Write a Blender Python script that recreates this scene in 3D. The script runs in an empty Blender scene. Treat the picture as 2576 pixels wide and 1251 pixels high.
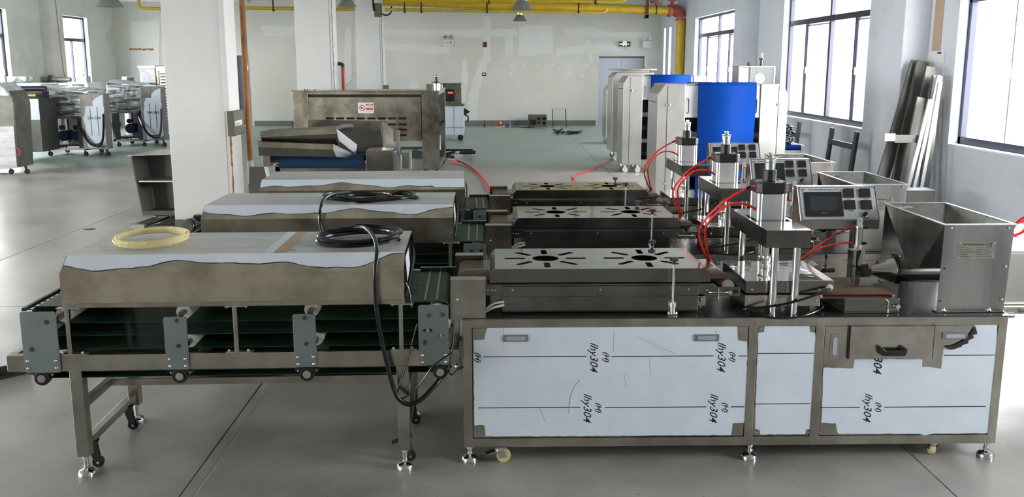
import bpy, bmesh, math, random
from mathutils import Vector, Matrix
EXPO = 1.95
SKY = 6.0
random.seed(7)
SC = bpy.context.scene
COL = SC.collection
# ---------------------------------------------------------------- camera
F, CX, CY, CAMH = 2250.0, 1288.0, 580.0, 2.1
PITCH = math.atan((CY - 165) / F); YAW = math.radians(1.1)
cam = bpy.data.cameras.new('camera'); camo = bpy.data.objects.new('camera', cam); COL.objects.link(camo)
cam.sensor_width = 36; cam.lens = F / 2576 * 36; cam.shift_y = -(625.5 - CY) / 2576
cam.clip_start = .05; cam.clip_end = 500
camo.location = (0, 0, CAMH); camo.rotation_euler = (math.pi / 2 - PITCH, 0, -YAW)
SC.camera = camo
# ---------------------------------------------------------------- view and light
SC.view_settings.view_transform = 'Standard'; SC.view_settings.look = 'None'
SC.view_settings.gamma = 1; SC.view_settings.use_curve_mapping = False
SC.view_settings.exposure = EXPO
W = bpy.data.worlds.new('sky'); SC.world = W; W.use_nodes = True
wn = W.node_tree; wn.nodes.clear()
wo = wn.nodes.new('ShaderNodeOutputWorld'); wb = wn.nodes.new('ShaderNodeBackground')
wg = wn.nodes.new('ShaderNodeTexGradient'); wt = wn.nodes.new('ShaderNodeTexCoord'); wr = wn.nodes.new('ShaderNodeValToRGB')
wm = wn.nodes.new('ShaderNodeSeparateXYZ')
wr.color_ramp.elements[0].position = 0.0; wr.color_ramp.elements[0].color = (1, .995, .99, 1)
wr.color_ramp.elements[1].position = 1.0; wr.color_ramp.elements[1].color = (.88, .94, 1, 1)
wn.links.new(wt.outputs['Generated'], wm.inputs[0]); wn.links.new(wm.outputs['Z'], wr.inputs[0])
wn.links.new(wr.outputs[0], wb.inputs[0]); wn.links.new(wb.outputs[0], wo.inputs[0])
wb.inputs[1].default_value = SKY
SC.cycles.max_bounces = 10; SC.cycles.diffuse_bounces = 6; SC.cycles.glossy_bounces = 5
SC.cycles.transparent_max_bounces = 12; SC.cycles.caustics_reflective = False; SC.cycles.caustics_refractive = False
SC.cycles.sample_clamp_indirect = 6; SC.cycles.use_denoising = True
try: SC.cycles.denoiser = 'OPENIMAGEDENOISE'
except Exception: pass

def at(px, py, y=None, z=None, x=None):
    """the point of the place seen at a pixel, on the plane y, z or x"""
    u = (px - CX) / F; v = (CY - py) / F
    fw = (math.sin(YAW) * math.cos(PITCH), math.cos(YAW) * math.cos(PITCH), -math.sin(PITCH))
    rt = (math.cos(YAW), -math.sin(YAW), 0); up = (math.sin(YAW) * math.sin(PITCH), math.cos(YAW) * math.sin(PITCH), math.cos(PITCH))
    r = Vector([fw[i] + u * rt[i] + v * up[i] for i in range(3)])
    t = y / r.y if y is not None else ((z - CAMH) / r.z if z is not None else x / r.x)
    return Vector((0, 0, CAMH)) + r * t

# ---------------------------------------------------------------- materials
def mat(name, col=(.5, .5, .5), rough=.5, metal=0., noise=0., nscale=4., rvar=0., bump=0., bscale=40., stretch=(1, 1, 1),
        col2=None, spots=None, trans=0., coat=0., emit=None, contrast=(.35, .65), coord='Object', spec=.5):
    m = bpy.data.materials.new(name); m.use_nodes = True; nt = m.node_tree; N = nt.nodes; L = nt.links
    b = N['Principled BSDF']
    b.inputs['Base Color'].default_value = (*col, 1); b.inputs['Roughness'].default_value = rough
    b.inputs['Metallic'].default_value = metal; b.inputs['Specular IOR Level'].default_value = spec
    if coat: b.inputs['Coat Weight'].default_value = coat; b.inputs['Coat Roughness'].default_value = .1
    if trans: b.inputs['Transmission Weight'].default_value = trans
    if emit: b.inputs['Emission Color'].default_value = (*emit[0], 1); b.inputs['Emission Strength'].default_value = emit[1]
    if noise or rvar or bump or col2 or spots:
        tc = N.new('ShaderNodeTexCoord'); mp = N.new('ShaderNodeMapping'); mp.inputs['Scale'].default_value = stretch
        L.new(tc.outputs[coord], mp.inputs[0])
    if noise or col2 or rvar:
        n = N.new('ShaderNodeTexNoise'); n.inputs['Scale'].default_value = nscale; n.inputs['Detail'].default_value = 5
        n.inputs['Roughness'].default_value = .6
        L.new(mp.outputs[0], n.inputs['Vector'])
    if noise or col2:
        r = N.new('ShaderNodeValToRGB'); L.new(n.outputs['Fac'], r.inputs[0])
        c2 = col2 or tuple(c * (1 - noise) for c in col)
        r.color_ramp.elements[0].position = contrast[0]; r.color_ramp.elements[1].position = contrast[1]
        r.color_ramp.elements[0].color = (*c2, 1); r.color_ramp.elements[1].color = (*col, 1)
        out = r.outputs[0]
        if spots:   # (scale, threshold, colour): sparse stains
            n2 = N.new('ShaderNodeTexNoise'); n2.inputs['Scale'].default_value = spots[0]; n2.inputs['Detail'].default_value = 8
            L.new(mp.outputs[0], n2.inputs['Vector'])
            r2 = N.new('ShaderNodeValToRGB'); r2.color_ramp.elements[0].position = spots[1]; r2.color_ramp.elements[1].position = min(1, spots[1] + .04)
            r2.color_ramp.elements[0].color = (0, 0, 0, 1); L.new(n2.outputs['Fac'], r2.inputs[0])
            mx = N.new('ShaderNodeMix'); mx.data_type = 'RGBA'; mx.inputs['B'].default_value = (*spots[2], 1)
            L.new(r2.outputs[0], mx.inputs['Factor']); L.new(out, mx.inputs['A']); out = mx.outputs['Result']
        L.new(out, b.inputs['Base Color'])
    if rvar:
        mr = N.new('ShaderNodeMapRange'); mr.inputs['From Min'].default_value = .3; mr.inputs['From Max'].default_value = .7
        mr.inputs['To Min'].default_value = max(.03, rough - rvar); mr.inputs['To Max'].default_value = min(1, rough + rvar)
        L.new(n.outputs['Fac'], mr.inputs[0]); L.new(mr.outputs[0], b.inputs['Roughness'])
    if bump:
        nb = N.new('ShaderNodeTexNoise'); nb.inputs['Scale'].default_value = bscale; nb.inputs['Detail'].default_value = 3
        L.new(mp.outputs[0], nb.inputs['Vector']); bp = N.new('ShaderNodeBump'); bp.inputs['Strength'].default_value = bump
        bp.inputs['Distance'].default_value = .01
        L.new(nb.outputs['Fac'], bp.inputs['Height']); L.new(bp.outputs[0], b.inputs['Normal'])
    return m

def glassmat(name, tint=(1, 1, 1), refl=.08, rough=.0):
    m = bpy.data.materials.new(name); m.use_nodes = True; nt = m.node_tree; nt.nodes.clear()
    o = nt.nodes.new('ShaderNodeOutputMaterial'); mx = nt.nodes.new('ShaderNodeMixShader'); t = nt.nodes.new('ShaderNodeBsdfTransparent')
    g = nt.nodes.new('ShaderNodeBsdfGlossy'); g.inputs['Roughness'].default_value = rough; t.inputs[0].default_value = (*tint, 1)
    mx.inputs[0].default_value = refl
    nt.links.new(t.outputs[0], mx.inputs[1]); nt.links.new(g.outputs[0], mx.inputs[2]); nt.links.new(mx.outputs[0], o.inputs[0])
    return m

M = {}
M['steel'] = mat('brushed stainless steel', (.57, .54, .49), .21, 1, nscale=4, rvar=.05, col2=(.42, .39, .345), contrast=(.40, .60), stretch=(1, 1, 1))
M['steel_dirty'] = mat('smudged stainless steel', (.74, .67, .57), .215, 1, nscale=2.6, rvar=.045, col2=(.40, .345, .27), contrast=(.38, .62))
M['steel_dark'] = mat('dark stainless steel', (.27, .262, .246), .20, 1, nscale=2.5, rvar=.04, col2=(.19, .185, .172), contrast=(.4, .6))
M['steel_top'] = mat('polished worktop steel', (.035, .035, .036), .2, 0, nscale=6, rvar=.03, spec=.45)
M['mirror'] = mat('polished steel sheet', (.62, .61, .56), .10, 1, nscale=3, rvar=.05, col2=(.50, .48, .42))
M['chrome'] = mat('chrome', (.80, .80, .80), .12, 1)
M['alu'] = mat('brushed aluminium', (.80, .81, .82), .33, 1, nscale=60, rvar=.04, stretch=(1, 1, .05))
M['zinc'] = mat('zinc plated steel', (.25, .30, .315), .42, .7, nscale=5, rvar=.08, col2=(.25, .28, .27), spots=(9, .64, (.26, .27, .22)))
M['film'] = mat('white protective film', (.72, .79, .88), .36, 0, nscale=5, col2=(.66, .73, .82), rvar=.06, spots=(30, .74, (.42, .46, .52)))
M['film_old'] = mat('worn protective film', (.60, .61, .62), .38, .15, nscale=3, col2=(.42, .42, .41), rvar=.09, stretch=(.6, 3, 3), spots=(14, .66, (.25, .22, .20)))
M['ink'] = mat('black print', (.01, .01, .012), .6)  # for print; also painted inside machines in place of shade
M['black'] = mat('black plastic', (.012, .012, .013), .35)
M['cable'] = mat('black rubber cable', (.007, .007, .008), .20, spec=.5)
M['iron'] = mat('dark painted iron', (.035, .036, .04), .45, .3)
M['hose'] = mat('red air hose', (.90, .025, .012), .40)
M['belt_green'] = mat('dark green belt', (.010, .055, .022), .45, nscale=20, col2=(.008, .040, .018))
M['belt_brown'] = mat('brown teflon belt', (.15, .085, .055), .25, nscale=8, col2=(.12, .07, .045))
M['belt_blue'] = mat('blue conveyor belt', (.001, .055, .34), .6, nscale=2, col2=(.001, .048, .30), spots=(6, .72, (.008, .08, .38)), spec=.1)
M['belt_navy'] = mat('dark navy belt', (.010, .040, .105), .5, nscale=3, col2=(.008, .032, .085), spec=.3)
M['nylon'] = mat('white nylon', (.75, .74, .66), .4, nscale=10, col2=(.66, .65, .57))
M['faceplate'] = mat('silver printed faceplate', (.60, .62, .66), .36, .15, nscale=200, col2=(.56, .58, .62), stretch=(.05, 1, 1))
M['screen'] = mat('dark screen glass', (.035, .045, .05), .12)
M['steel_hopper'] = mat('vertically brushed hopper steel', (.50, .50, .485), .24, 1, nscale=7, col2=(.34, .34, .33), rvar=.02, stretch=(1, 1, .12), contrast=(.35, .62))
M['yellow'] = mat('yellow pipe paint', (.60, .40, .012), .45, nscale=6, col2=(.48, .31, .015))
M['yellow_hose'] = mat('pale yellow hose', (.80, .70, .36), .5, nscale=30, col2=(.66, .56, .28), bump=.5, bscale=60)
M['rust'] = mat('rusty brown pipe', (.42, .19, .05), .7, nscale=9, col2=(.20, .08, .03), stretch=(1, 1, .3), spots=(14, .66, (.75, .72, .66)))
M['red'] = mat('red paint', (.45, .02, .02), .4)
M['pinkred'] = mat('faded red valve paint', (.50, .08, .07), .5, nscale=8, col2=(.36, .05, .05))
M['olive'] = mat('olive grey box paint', (.13, .135, .085), .5, nscale=4, col2=(.10, .10, .065))
M['white'] = mat('white paint', (.72, .73, .74), .45)
M['paper'] = mat('white paper', (.80, .80, .80), .7)
M['lampgrey'] = mat('grey lamp metal', (.28, .29, .28), .45, .4, nscale=6, col2=(.22, .23, .22))
M['frame'] = mat('dark window frame', (.022, .024, .050), .35, .2)
M['sash'] = mat('pale aluminium sash', (.45, .47, .55), .4, .3)
M['glass'] = glassmat('window glass', (1, 1, 1), .04)
M['wrap'] = mat('clear stretch wrap', (.55, .57, .60), .16, .55, nscale=5, col2=(.10, .10, .11), stretch=(.7, 1, 6), rvar=.1, bump=1.0, bscale=9, contrast=(.40, .62))
M['wrap_top'] = mat('white stretch wrap', (.70, .72, .74), .25, 0, nscale=6, col2=(.45, .46, .48), bump=1.0, bscale=10)
M['kraft'] = mat('dusty film over steel', (.20, .195, .17), .4, .4, nscale=4, col2=(.13, .125, .11), bump=.6, bscale=8)
M['brass'] = mat('brass', (.38, .26, .10), .3, 1)
M['green_sign'] = mat('lit exit sign green', (.3, .9, .4), .4, emit=((.45, 1, .5), 1.2))
M['led'] = mat('red led', (1, .05, .02), .4, emit=((1, .03, .01), 1.3))
M['tan'] = mat('bare tan plaster', (.50, .36, .27), .8, nscale=5, col2=(.46, .33, .24))
M['bluepaint'] = mat('blue motor paint', (.008, .03, .08), .45)
M['motor_black'] = mat('black motor enamel', (.012, .012, .014), .25, coat=.4)
M['sheet_grey'] = mat('dull pale sheet', (.27, .27, .275), .5, .35, nscale=3, col2=(.22, .22, .225))
M['steel_grey'] = mat('matt grey sheet steel', (.115, .112, .102), .42, .35, nscale=3, col2=(.09, .088, .08), spots=(30, .72, (.12, .12, .11)))
M['steel_light'] = mat('satin light steel', (.60, .59, .56), .32, .9, nscale=2.5, col2=(.52, .51, .48), rvar=.03)

KEEP_JOINED = {'plate_text', 'face_text', 'sign_text', 'sign_white', 'sign_red', 'logo', 'screen_logo', 'wall_right', 'wall_left', 'wall_back', 'wall_front', 'marking', 'slots', 'running_figure'}
# ---------------------------------------------------------------- mesh builder
class MB:
    def __init__(s): s.bm = bmesh.new()
    def _add(s, vs, fs, smooth=()):
        v = [s.bm.verts.new(p) for p in vs]
        for i, f in enumerate(fs):
            try: fc = s.bm.faces.new([v[k] for k in f]); fc.smooth = (i in smooth) if smooth is not True else True
            except ValueError: pass
        return s
    def box(s, x0, x1, y0, y1, z0, z1, mtx=None):
        vs = [Vector(p) for p in ((x0, y0, z0), (x1, y0, z0), (x1, y1, z0), (x0, y1, z0), (x0, y0, z1), (x1, y0, z1), (x1, y1, z1), (x0, y1, z1))]
        if mtx: vs = [mtx @ v for v in vs]
        return s._add(vs, ((0, 3, 2, 1), (4, 5, 6, 7), (0, 1, 5, 4), (1, 2, 6, 5), (2, 3, 7, 6), (3, 0, 4, 7)))
    def bar(s, a, b, w, h, upv=(0, 0, 1)):
        a = Vector(a); b = Vector(b); d = (b - a); ln = d.length; d.normalize(); up = Vector(upv)
        if abs(d.dot(up)) > .98: up = Vector((0, 1, 0))
        r = d.cross(up).normalized(); u = r.cross(d)
        m = Matrix(((r.x, d.x, u.x, a.x), (r.y, d.y, u.y, a.y), (r.z, d.z, u.z, a.z), (0, 0, 0, 1)))
        return s.box(-w / 2, w / 2, 0, ln, -h / 2, h / 2, m)
    def cyl(s, a, b, r, seg=20, r2=None):
        a = Vector(a); b = Vector(b); d = (b - a).normalized(); t = Vector((0, 0, 1)) if abs(d.z) < .9 else Vector((1, 0, 0))
        x = d.cross(t).normalized(); y = x.cross(d); r2 = r if r2 is None else r2
        A = [a + (x * math.cos(k * 2 * math.pi / seg) + y * math.sin(k * 2 * math.pi / seg)) * r for k in range(seg)]
        B = [b + (x * math.cos(k * 2 * math.pi / seg) + y * math.sin(k * 2 * math.pi / seg)) * max(r2, 1e-4) for k in range(seg)]
        fs = [(k, k + seg, (k + 1) % seg + seg, (k + 1) % seg) for k in range(seg)] + [tuple(range(seg)), tuple(range(2 * seg - 1, seg - 1, -1))]
        return s._add(A + B, fs, smooth=set(range(seg)))
    def ring(s, a, b, ro, ri, seg=24):
        a = Vector(a); b = Vector(b); d = (b - a).normalized(); t = Vector((0, 0, 1)) if abs(d.z) < .9 else Vector((1, 0, 0))
        x = d.cross(t).normalized(); y = x.cross(d); vs = []
        for c, r in ((a, ro), (b, ro), (b, ri), (a, ri)):
            vs += [c + (x * math.cos(k * 2 * math.pi / seg) + y * math.sin(k * 2 * math.pi / seg)) * r for k in range(seg)]
        fs = []; sm = set()
        for j in range(4):
            for k in range(seg):
                n = (k + 1) % seg; q = ((j + 1) % 4) * seg
                if j in (0, 2): sm.add(len(fs))
                fs.append((j * seg + k, q + k, q + n, j * seg + n))
        return s._add(vs, fs, smooth=sm)
    def lathe(s, prof, c=(0, 0, 0), seg=28, axis='z'):
        c = Vector(c); vs = []
        for r, z in prof:
            for k in range(seg):
                a = 2 * math.pi * k / seg; p = (r * math.cos(a), r * math.sin(a), z)
                if axis == 'y': p = (p[0], p[2], p[1])
                if axis == 'x': p = (p[2], p[0], p[1])
                vs.append(c + Vector(p))
        n = len(prof); fs = [(j * seg + k, j * seg + (k + 1) % seg, (j + 1) * seg + (k + 1) % seg, (j + 1) * seg + k) for j in range(n - 1) for k in range(seg)]
        sm = set(range(len(fs)))
        if prof[0][0] > 1e-3: fs.append(tuple(range(seg - 1, -1, -1)))
        if prof[-1][0] > 1e-3: fs.append(tuple(range((n - 1) * seg, n * seg)))
        return s._add(vs, fs, smooth=sm)
    def prism(s, poly, plane, a0, a1):
        def P(u, v, w): return {'xz': (u, w, v), 'yz': (w, u, v), 'xy': (u, v, w)}[plane]
        n = len(poly); vs = [P(u, v, a0) for u, v in poly] + [P(u, v, a1) for u, v in poly]
        fs = [tuple(range(n)), tuple(range(2 * n - 1, n - 1, -1))] + [(k, k + n, (k + 1) % n + n, (k + 1) % n) for k in range(n)]
        return s._add(vs, fs)
    def tube(s, pts, r, seg=8, closed=False, sub=6):
        P = [Vector(p) for p in pts]
        if sub > 1 and len(P) > 2:
            Q = []; n = len(P); rng = n if closed else n - 1
            for i in range(rng):
                p0 = P[(i - 1) % n] if (closed or i > 0) else P[0]; p1 = P[i]; p2 = P[(i + 1) % n]
                p3 = P[(i + 2) % n] if (closed or i + 2 < n) else P[-1]
                for k in range(sub):
                    t = k / sub
                    Q.append(.5 * ((2 * p1) + (p2 - p0) * t + (2 * p0 - 5 * p1 + 4 * p2 - p3) * t * t + (3 * p1 - p0 - 3 * p2 + p3) * t ** 3))
            if not closed: Q.append(P[-1])
            P = Q
        n = len(P); vs = []; up = Vector((0, 0, 1)); prev = None
        for i in range(n):
            d = (P[(i + 1) % n] - P[i - 1]) if (closed or 0 < i < n - 1) else (P[1] - P[0] if i == 0 else P[-1] - P[-2])
            d.normalize()
            if prev is None:
                x = d.cross(up if abs(d.z) < .9 else Vector((1, 0, 0))).normalized()
            else:
                x = (prev - d * prev.dot(d)).normalized()
            prev = x; y = d.cross(x)
            rr = r[i] if isinstance(r, (list, tuple)) else r
            vs += [P[i] + (x * math.cos(2 * math.pi * k / seg) + y * math.sin(2 * math.pi * k / seg)) * rr for k in range(seg)]
        fs = []
        for i in range(n if closed else n - 1):
            j = (i + 1) % n
            for k in range(seg): fs.append((i * seg + k, i * seg + (k + 1) % seg, j * seg + (k + 1) % seg, j * seg + k))
        sm = set(range(len(fs)))
        if not closed: fs += [tuple(range(seg - 1, -1, -1)), tuple(range((n - 1) * seg, n * seg))]
        return s._add(vs, fs, smooth=sm)
    def sphere(s, c, r, seg=16):
        prof = [(max(r[0] * math.sin(math.pi * k / 8), 1e-5), -r[1] * math.cos(math.pi * k / 8)) for k in range(9)] if isinstance(r, tuple) else \
               [(max(r * math.sin(math.pi * k / 8), 1e-5), -r * math.cos(math.pi * k / 8)) for k in range(9)]
        return s.lathe(prof, c, seg)
    def quad(s, *p): return s._add([Vector(q) for q in p], (tuple(range(len(p))),))
    def mesh(s, me, mtx):
        me.transform(mtx); s.bm.from_mesh(me); return s
    def sheet(s, outline, holes, thick, mtx):
        """flat plate with real holes"""
        cu = bpy.data.curves.new('tmp', 'CURVE'); cu.dimensions = '2D'; cu.fill_mode = 'BOTH'; cu.extrude = thick / 2
        for poly in [outline] + holes:
            sp = cu.splines.new('POLY'); sp.points.add(len(poly) - 1); sp.use_cyclic_u = True
            for q, (u, v) in zip(sp.points, poly): q.co = (u, v, 0, 1)
        ob = bpy.data.objects.new('tmp', cu); me = bpy.data.meshes.new_from_object(ob)
        bpy.data.objects.remove(ob); bpy.data.curves.remove(cu)
        s.mesh(me, mtx); bpy.data.meshes.remove(me); return s
    def text(s, body, size, mtx, shear=0., bold=0., align='CENTER'):
        cu = bpy.data.curves.new('tmp', 'FONT'); cu.body = body; cu.size = size; cu.shear = shear; cu.offset = bold
        cu.align_x = align; cu.align_y = 'CENTER'; cu.resolution_u = 3
        ob = bpy.data.objects.new('tmp', cu); me = bpy.data.meshes.new_from_object(ob)
        bpy.data.objects.remove(ob); bpy.data.curves.remove(cu)
        s.mesh(me, mtx); bpy.data.meshes.remove(me); return s
    def clusters(s, gap):
        """faces grouped into pieces that touch"""
        s.bm.verts.index_update(); s.bm.faces.index_update(); n = len(s.bm.verts); par = list(range(n))
        def fd(a):
            while par[a] != a: par[a] = par[par[a]]; a = par[a]
            return a
        for e in s.bm.edges:
            a, b = fd(e.verts[0].index), fd(e.verts[1].index)
            if a != b: par[a] = b
        bb = {}
        for v in s.bm.verts:
            r = fd(v.index); c = v.co
            if r in bb:
                q = bb[r]
                for k in range(3): q[k] = min(q[k], c[k]); q[k + 3] = max(q[k + 3], c[k])
            else: bb[r] = [c.x, c.y, c.z, c.x, c.y, c.z]
        ks = list(bb)
        if len(ks) < 2: return [1]
        if len(ks) > 400: return [1]
        for i in range(len(ks)):
            for j in range(i):
                A, B = bb[ks[i]], bb[ks[j]]
                if all(A[k] <= B[k + 3] + gap and B[k] <= A[k + 3] + gap for k in range(3)):
                    a, b = fd(ks[i]), fd(ks[j])
                    if a != b: par[a] = b
        g = {}
        for f in s.bm.faces: g.setdefault(fd(f.verts[0].index), []).append(f)
        return list(g.values())
    def build(s, name, m, parent=None, bevel=0., solid=0., kind=None, loc=None, label=None):
        bmesh.ops.remove_doubles(s.bm, verts=s.bm.verts, dist=1e-6)
        bmesh.ops.recalc_face_normals(s.bm, faces=s.bm.faces)
        if not kind and name not in KEEP_JOINED:
            groups = s.clusters(.012 if name == 'printed_marks' else .0015)
            if 1 < len(groups) <= 40:
                out = None
                for g in groups:
                    b = MB(); vm = {}
                    for f in g:
                        vs = []
                        for v in f.verts:
                            if v.index not in vm: vm[v.index] = b.bm.verts.new(v.co)
                            vs.append(vm[v.index])
                        try: nf = b.bm.faces.new(vs); nf.smooth = f.smooth
                        except ValueError: pass
                    o = b.build(name, m, parent, bevel, solid, '', loc, label); out = out or o
                s.bm.free(); return out
        for e in s.bm.edges:
            if len(e.link_faces) == 2 and e.calc_face_angle(0) > .72: e.smooth = False
        me = bpy.data.meshes.new(name); s.bm.to_mesh(me); s.bm.free()
        for q in (m if isinstance(m, (list, tuple)) else [m]): me.materials.append(M[q] if isinstance(q, str) else q)
        o = bpy.data.objects.new(name, me); COL.objects.link(o)
        if parent: o.parent = parent
        if loc is not None: o.location = loc
        if solid: d = o.modifiers.new('solid', 'SOLIDIFY'); d.thickness = solid; d.offset = 0
        if bevel:
            d = o.modifiers.new('bevel', 'BEVEL'); d.width = bevel; d.segments = 2; d.limit_method = 'ANGLE'; d.angle_limit = math.radians(40)
        if kind: o['kind'] = kind
        if label: o['label'] = label
        return o

def thing(name, label, cat, loc=(0, 0, 0), rz=0., group=None):
    o = bpy.data.objects.new(name, None); COL.objects.link(o); o.empty_display_size = .1
    o.location = loc; o.rotation_euler = (0, 0, rz); o['label'] = label; o['category'] = cat
    if group: o['group'] = group
    return o
def tag(o, label, cat, group=None, kind=None):
    o['label'] = label; o['category'] = cat
    if group: o['group'] = group
    if kind: o['kind'] = kind
    return o
def copy_tree(o, parent=None):
    c = o.copy(); COL.objects.link(c); c.parent = parent
    for ch in list(o.children): copy_tree(ch, c)
    return c
def box(*a): return MB().box(*a)
def facing(x, y, z): return Matrix(((1, 0, 0, x), (0, 0, -1, y), (0, 1, 0, z), (0, 0, 0, 1)))          # 2D drawing put on a plane that faces -y
def reading_down(x, y, z): return Matrix(((0, 1, 0, x), (0, 0, -1, y), (-1, 0, 0, z), (0, 0, 0, 1)))   # the same, letters turned to read downwards
def circle(cx, cy, r, n=28): return [(cx + r * math.cos(2 * math.pi * k / n), cy + r * math.sin(2 * math.pi * k / n)) for k in range(n)]
def rag(poly, step=.03, amp=.003, skip=()):
    """subdivide a polygon and roughen its edges"""
    out = []
    for i, (a, b) in enumerate(zip(poly, poly[1:] + poly[:1])):
        L = math.hypot(b[0] - a[0], b[1] - a[1]); n = max(1, int(L / step)); am = 0 if i in skip else amp
        for k in range(n):
            t = k / n; out.append((a[0] + (b[0] - a[0]) * t + random.uniform(-am, am), a[1] + (b[1] - a[1]) * t + random.uniform(-am, am)))
    return out
# ================================================================ the hall
XR, XL, YB, YF, ZC = 5.85, -13.2, 32.0, -14.0, 4.75
M['wall'] = mat('patched white plaster wall', (.69, .685, .64), .85, nscale=.5, col2=(.63, .62, .565), contrast=(.40, .60), bump=.15, bscale=30, coord='Object')
M['wall_r'] = mat('white side wall plaster', (.66, .69, .75), .85, nscale=.5, col2=(.61, .64, .69), contrast=(.44, .52), bump=.15, bscale=30, spots=(9, .76, (.35, .34, .33)))
M['wall_l'] = mat('grey white side wall plaster', (.66, .66, .63), .85, nscale=.6, col2=(.58, .58, .55), contrast=(.44, .52), bump=.15, bscale=30)
M['colmn'] = mat('smooth white column paint', (.76, .76, .75), .7, nscale=1.5, col2=(.72, .72, .70))
M['ceil'] = mat('pale ceiling paint', (.62, .63, .62), .9, nscale=1, col2=(.58, .59, .58))
M['skirt'] = mat('grey skirting paint', (.17, .175, .17), .6, nscale=3, col2=(.13, .135, .13))
M['slab'] = mat('worn grey concrete', (.42, .41, .375), .36, nscale=1.1, col2=(.265, .26, .228), rvar=.075, spec=.55, bump=.14, bscale=14, spots=(26, .68, (.17, .165, .15)))
M['slab_green'] = mat('dusty green floor paint', (.32, .40, .36), .37, spec=.8, nscale=.8, col2=(.24, .31, .285), rvar=.09, bump=.1, bscale=12, spots=(9, .70, (.36, .37, .34)))
M['patch'] = mat('white filler patch', (.765, .765, .75), .85, nscale=2, col2=(.72, .725, .71))
M['joint'] = mat('dirty floor joint', (.12, .112, .095), .9)

floor = box(XL, XR, YF, YB + .36, -.12, -.015).build('floor', 'joint'); tag(floor, 'grey concrete hall floor cast in slabs, green painted at the far end', 'floor', kind='structure')
ys = [YF, -11.5, -7.65, -3.8, .05, 3.9, 7.75, 11.6, 15.45, 19.07, 23.2, 27.4, YB]
xs = [XL, -9.27, -5.42, -1.57, 2.28, XR]
for i in range(len(xs) - 1):
    for j in range(len(ys) - 1):
        g = .0035
        green = ys[j] >= 19
        x_a = xs[i] + g if abs(xs[i] + 1.57) > .01 else xs[i] + .070
        if x_a > xs[i] + .05: box(xs[i] + .0035, xs[i] + .066, ys[j] + g, ys[j + 1] - g, -.015, -.002).build('joint_strip', 'slab', floor)
        box(x_a, xs[i + 1] - g, ys[j] + g, ys[j + 1] - g, -.015, 0).build('floor_slab', 'slab_green' if green else 'slab', floor, bevel=.003)

def wall_with_openings(name, x0, x1, u0, u1, z0, z1, ops, m, along='y'):
    """wall box along y (or x) with rectangular openings (u0,u1,z0,z1)"""
    b = MB()
    cuts = sorted(ops); cur = u0
    def bb(a, c, zz0, zz1):
        if along == 'y': b.box(x0, x1, a, c, zz0, zz1)
        else: b.box(a, c, x0, x1, zz0, zz1)
    for (a, c, w0, w1) in cuts:
        if a > cur: bb(cur, a, z0, z1)
        bb(a, c, z0, w0) if w0 > z0 else None
        bb(a, c, w1, z1)
        cur = c
    bb(cur, u1, z0, z1)
    return b.build(name, m)

WR = [(1.5, 3.4, 1.1, 3.46), (6.6, 11.45, 1.1, 3.46), (14.2, 18.45, 1.1, 3.46), (22.2, 26.6, 1.1, 3.46), (30.15, 30.55, 1.0, 3.36), (31.1, 31.45, 1.0, 3.36)]
wr_ = wall_with_openings('wall_right', XR, XR + .28, YF, YB + .3, 0, ZC, WR, 'wall_r')
tag(wr_, 'white plastered right wall with large windows', 'wall', kind='structure')
WL = [(-6.2, -1.6, 1.0, 3.6), (-.8, 3.2, 1.0, 3.6), (5.0, 9.0, 1.0, 3.6), (13.2, 17.0, 1.0, 3.6), (21.2, 25.1, 1.0, 3.6), (28.2, 30.0, 1.0, 3.62)]
wl_ = wall_with_openings('wall_left', XL - .28, XL, YF, YB + .3, 0, ZC, WL, 'wall_l')
tag(wl_, 'pale left wall with tall bright windows', 'wall', kind='structure')
wb_ = wall_with_openings('wall_back', YB, YB + .3, XL, XR, 0, ZC, [(-9.1, -8.72, 0, 2.45), (3.67, 5.29, 0, 2.42)], 'wall', along='x')
tag(wb_, 'long white back wall with filler patches', 'wall', kind='structure')
WF = []
wf_ = wall_with_openings('wall_front', YF - .3, YF, XL, XR, 0, ZC, WF, 'wall_l', along='x'); tag(wf_, 'plain wall behind the viewer', 'wall', kind='structure')
ce = box(XL, XR, YF, YB, ZC, ZC + .2).build('ceiling', 'ceil'); tag(ce, 'flat pale concrete ceiling', 'ceiling', kind='structure')
for k, y in enumerate((3.4, 11.4, 19.0, 27.2)):
    o = box(XL, XR, y, y + .45, 4.42, ZC).build('trim_%d' % (k + 1), 'ceil'); tag(o, 'white concrete ceiling beam, number %d from the front' % (k + 1), 'beam', kind='structure')
o = box(XL, -8.5, 31.55, YB, 4.24, ZC).build('trim_5', 'colmn'); tag(o, 'white beam across the back left corner', 'beam', kind='structure')
# skirting
o = box(-8.5, 3.6, YB - .02, YB, 0, .18).build('baseboard_back', 'skirt'); tag(o, 'grey painted skirting along the back wall', 'baseboard', kind='structure')
o = box(XR - .015, XR, YF, 29, 0, .15).build('baseboard_right', 'skirt'); tag(o, 'grey painted skirting along the right wall', 'baseboard', kind='structure')
o = box(XL, XL + .015, YF, YB, 0, .15).build('baseboard_left', 'skirt'); tag(o, 'grey painted skirting along the left wall', 'baseboard', kind='structure')
# pilasters on the right wall
for k, (y0, y1, p) in enumerate(((4.2, 4.95, .35), (12.2, 12.95, .35), (20.2, 20.95, .35), (28.25, 28.9, .2))):
    o = box(XR - p, XR, y0, y1, 0, ZC).build('trim_%d' % (6 + k), 'wall_r', bevel=.01)
    tag(o, ('white wall pillar beside the viewer', 'white wall pillar behind the leaning steel strips', 'white wall pillar between the second and far right windows', 'white wall pillar beside the yellow down pipe')[k], 'pillar', kind='structure')
o = box(XL, XL + .3, 26.9, 27.7, 0, ZC).build('trim_10', 'wall_l', bevel=.01); tag(o, 'wall pillar between the two left windows', 'pillar', kind='structure')
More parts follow.
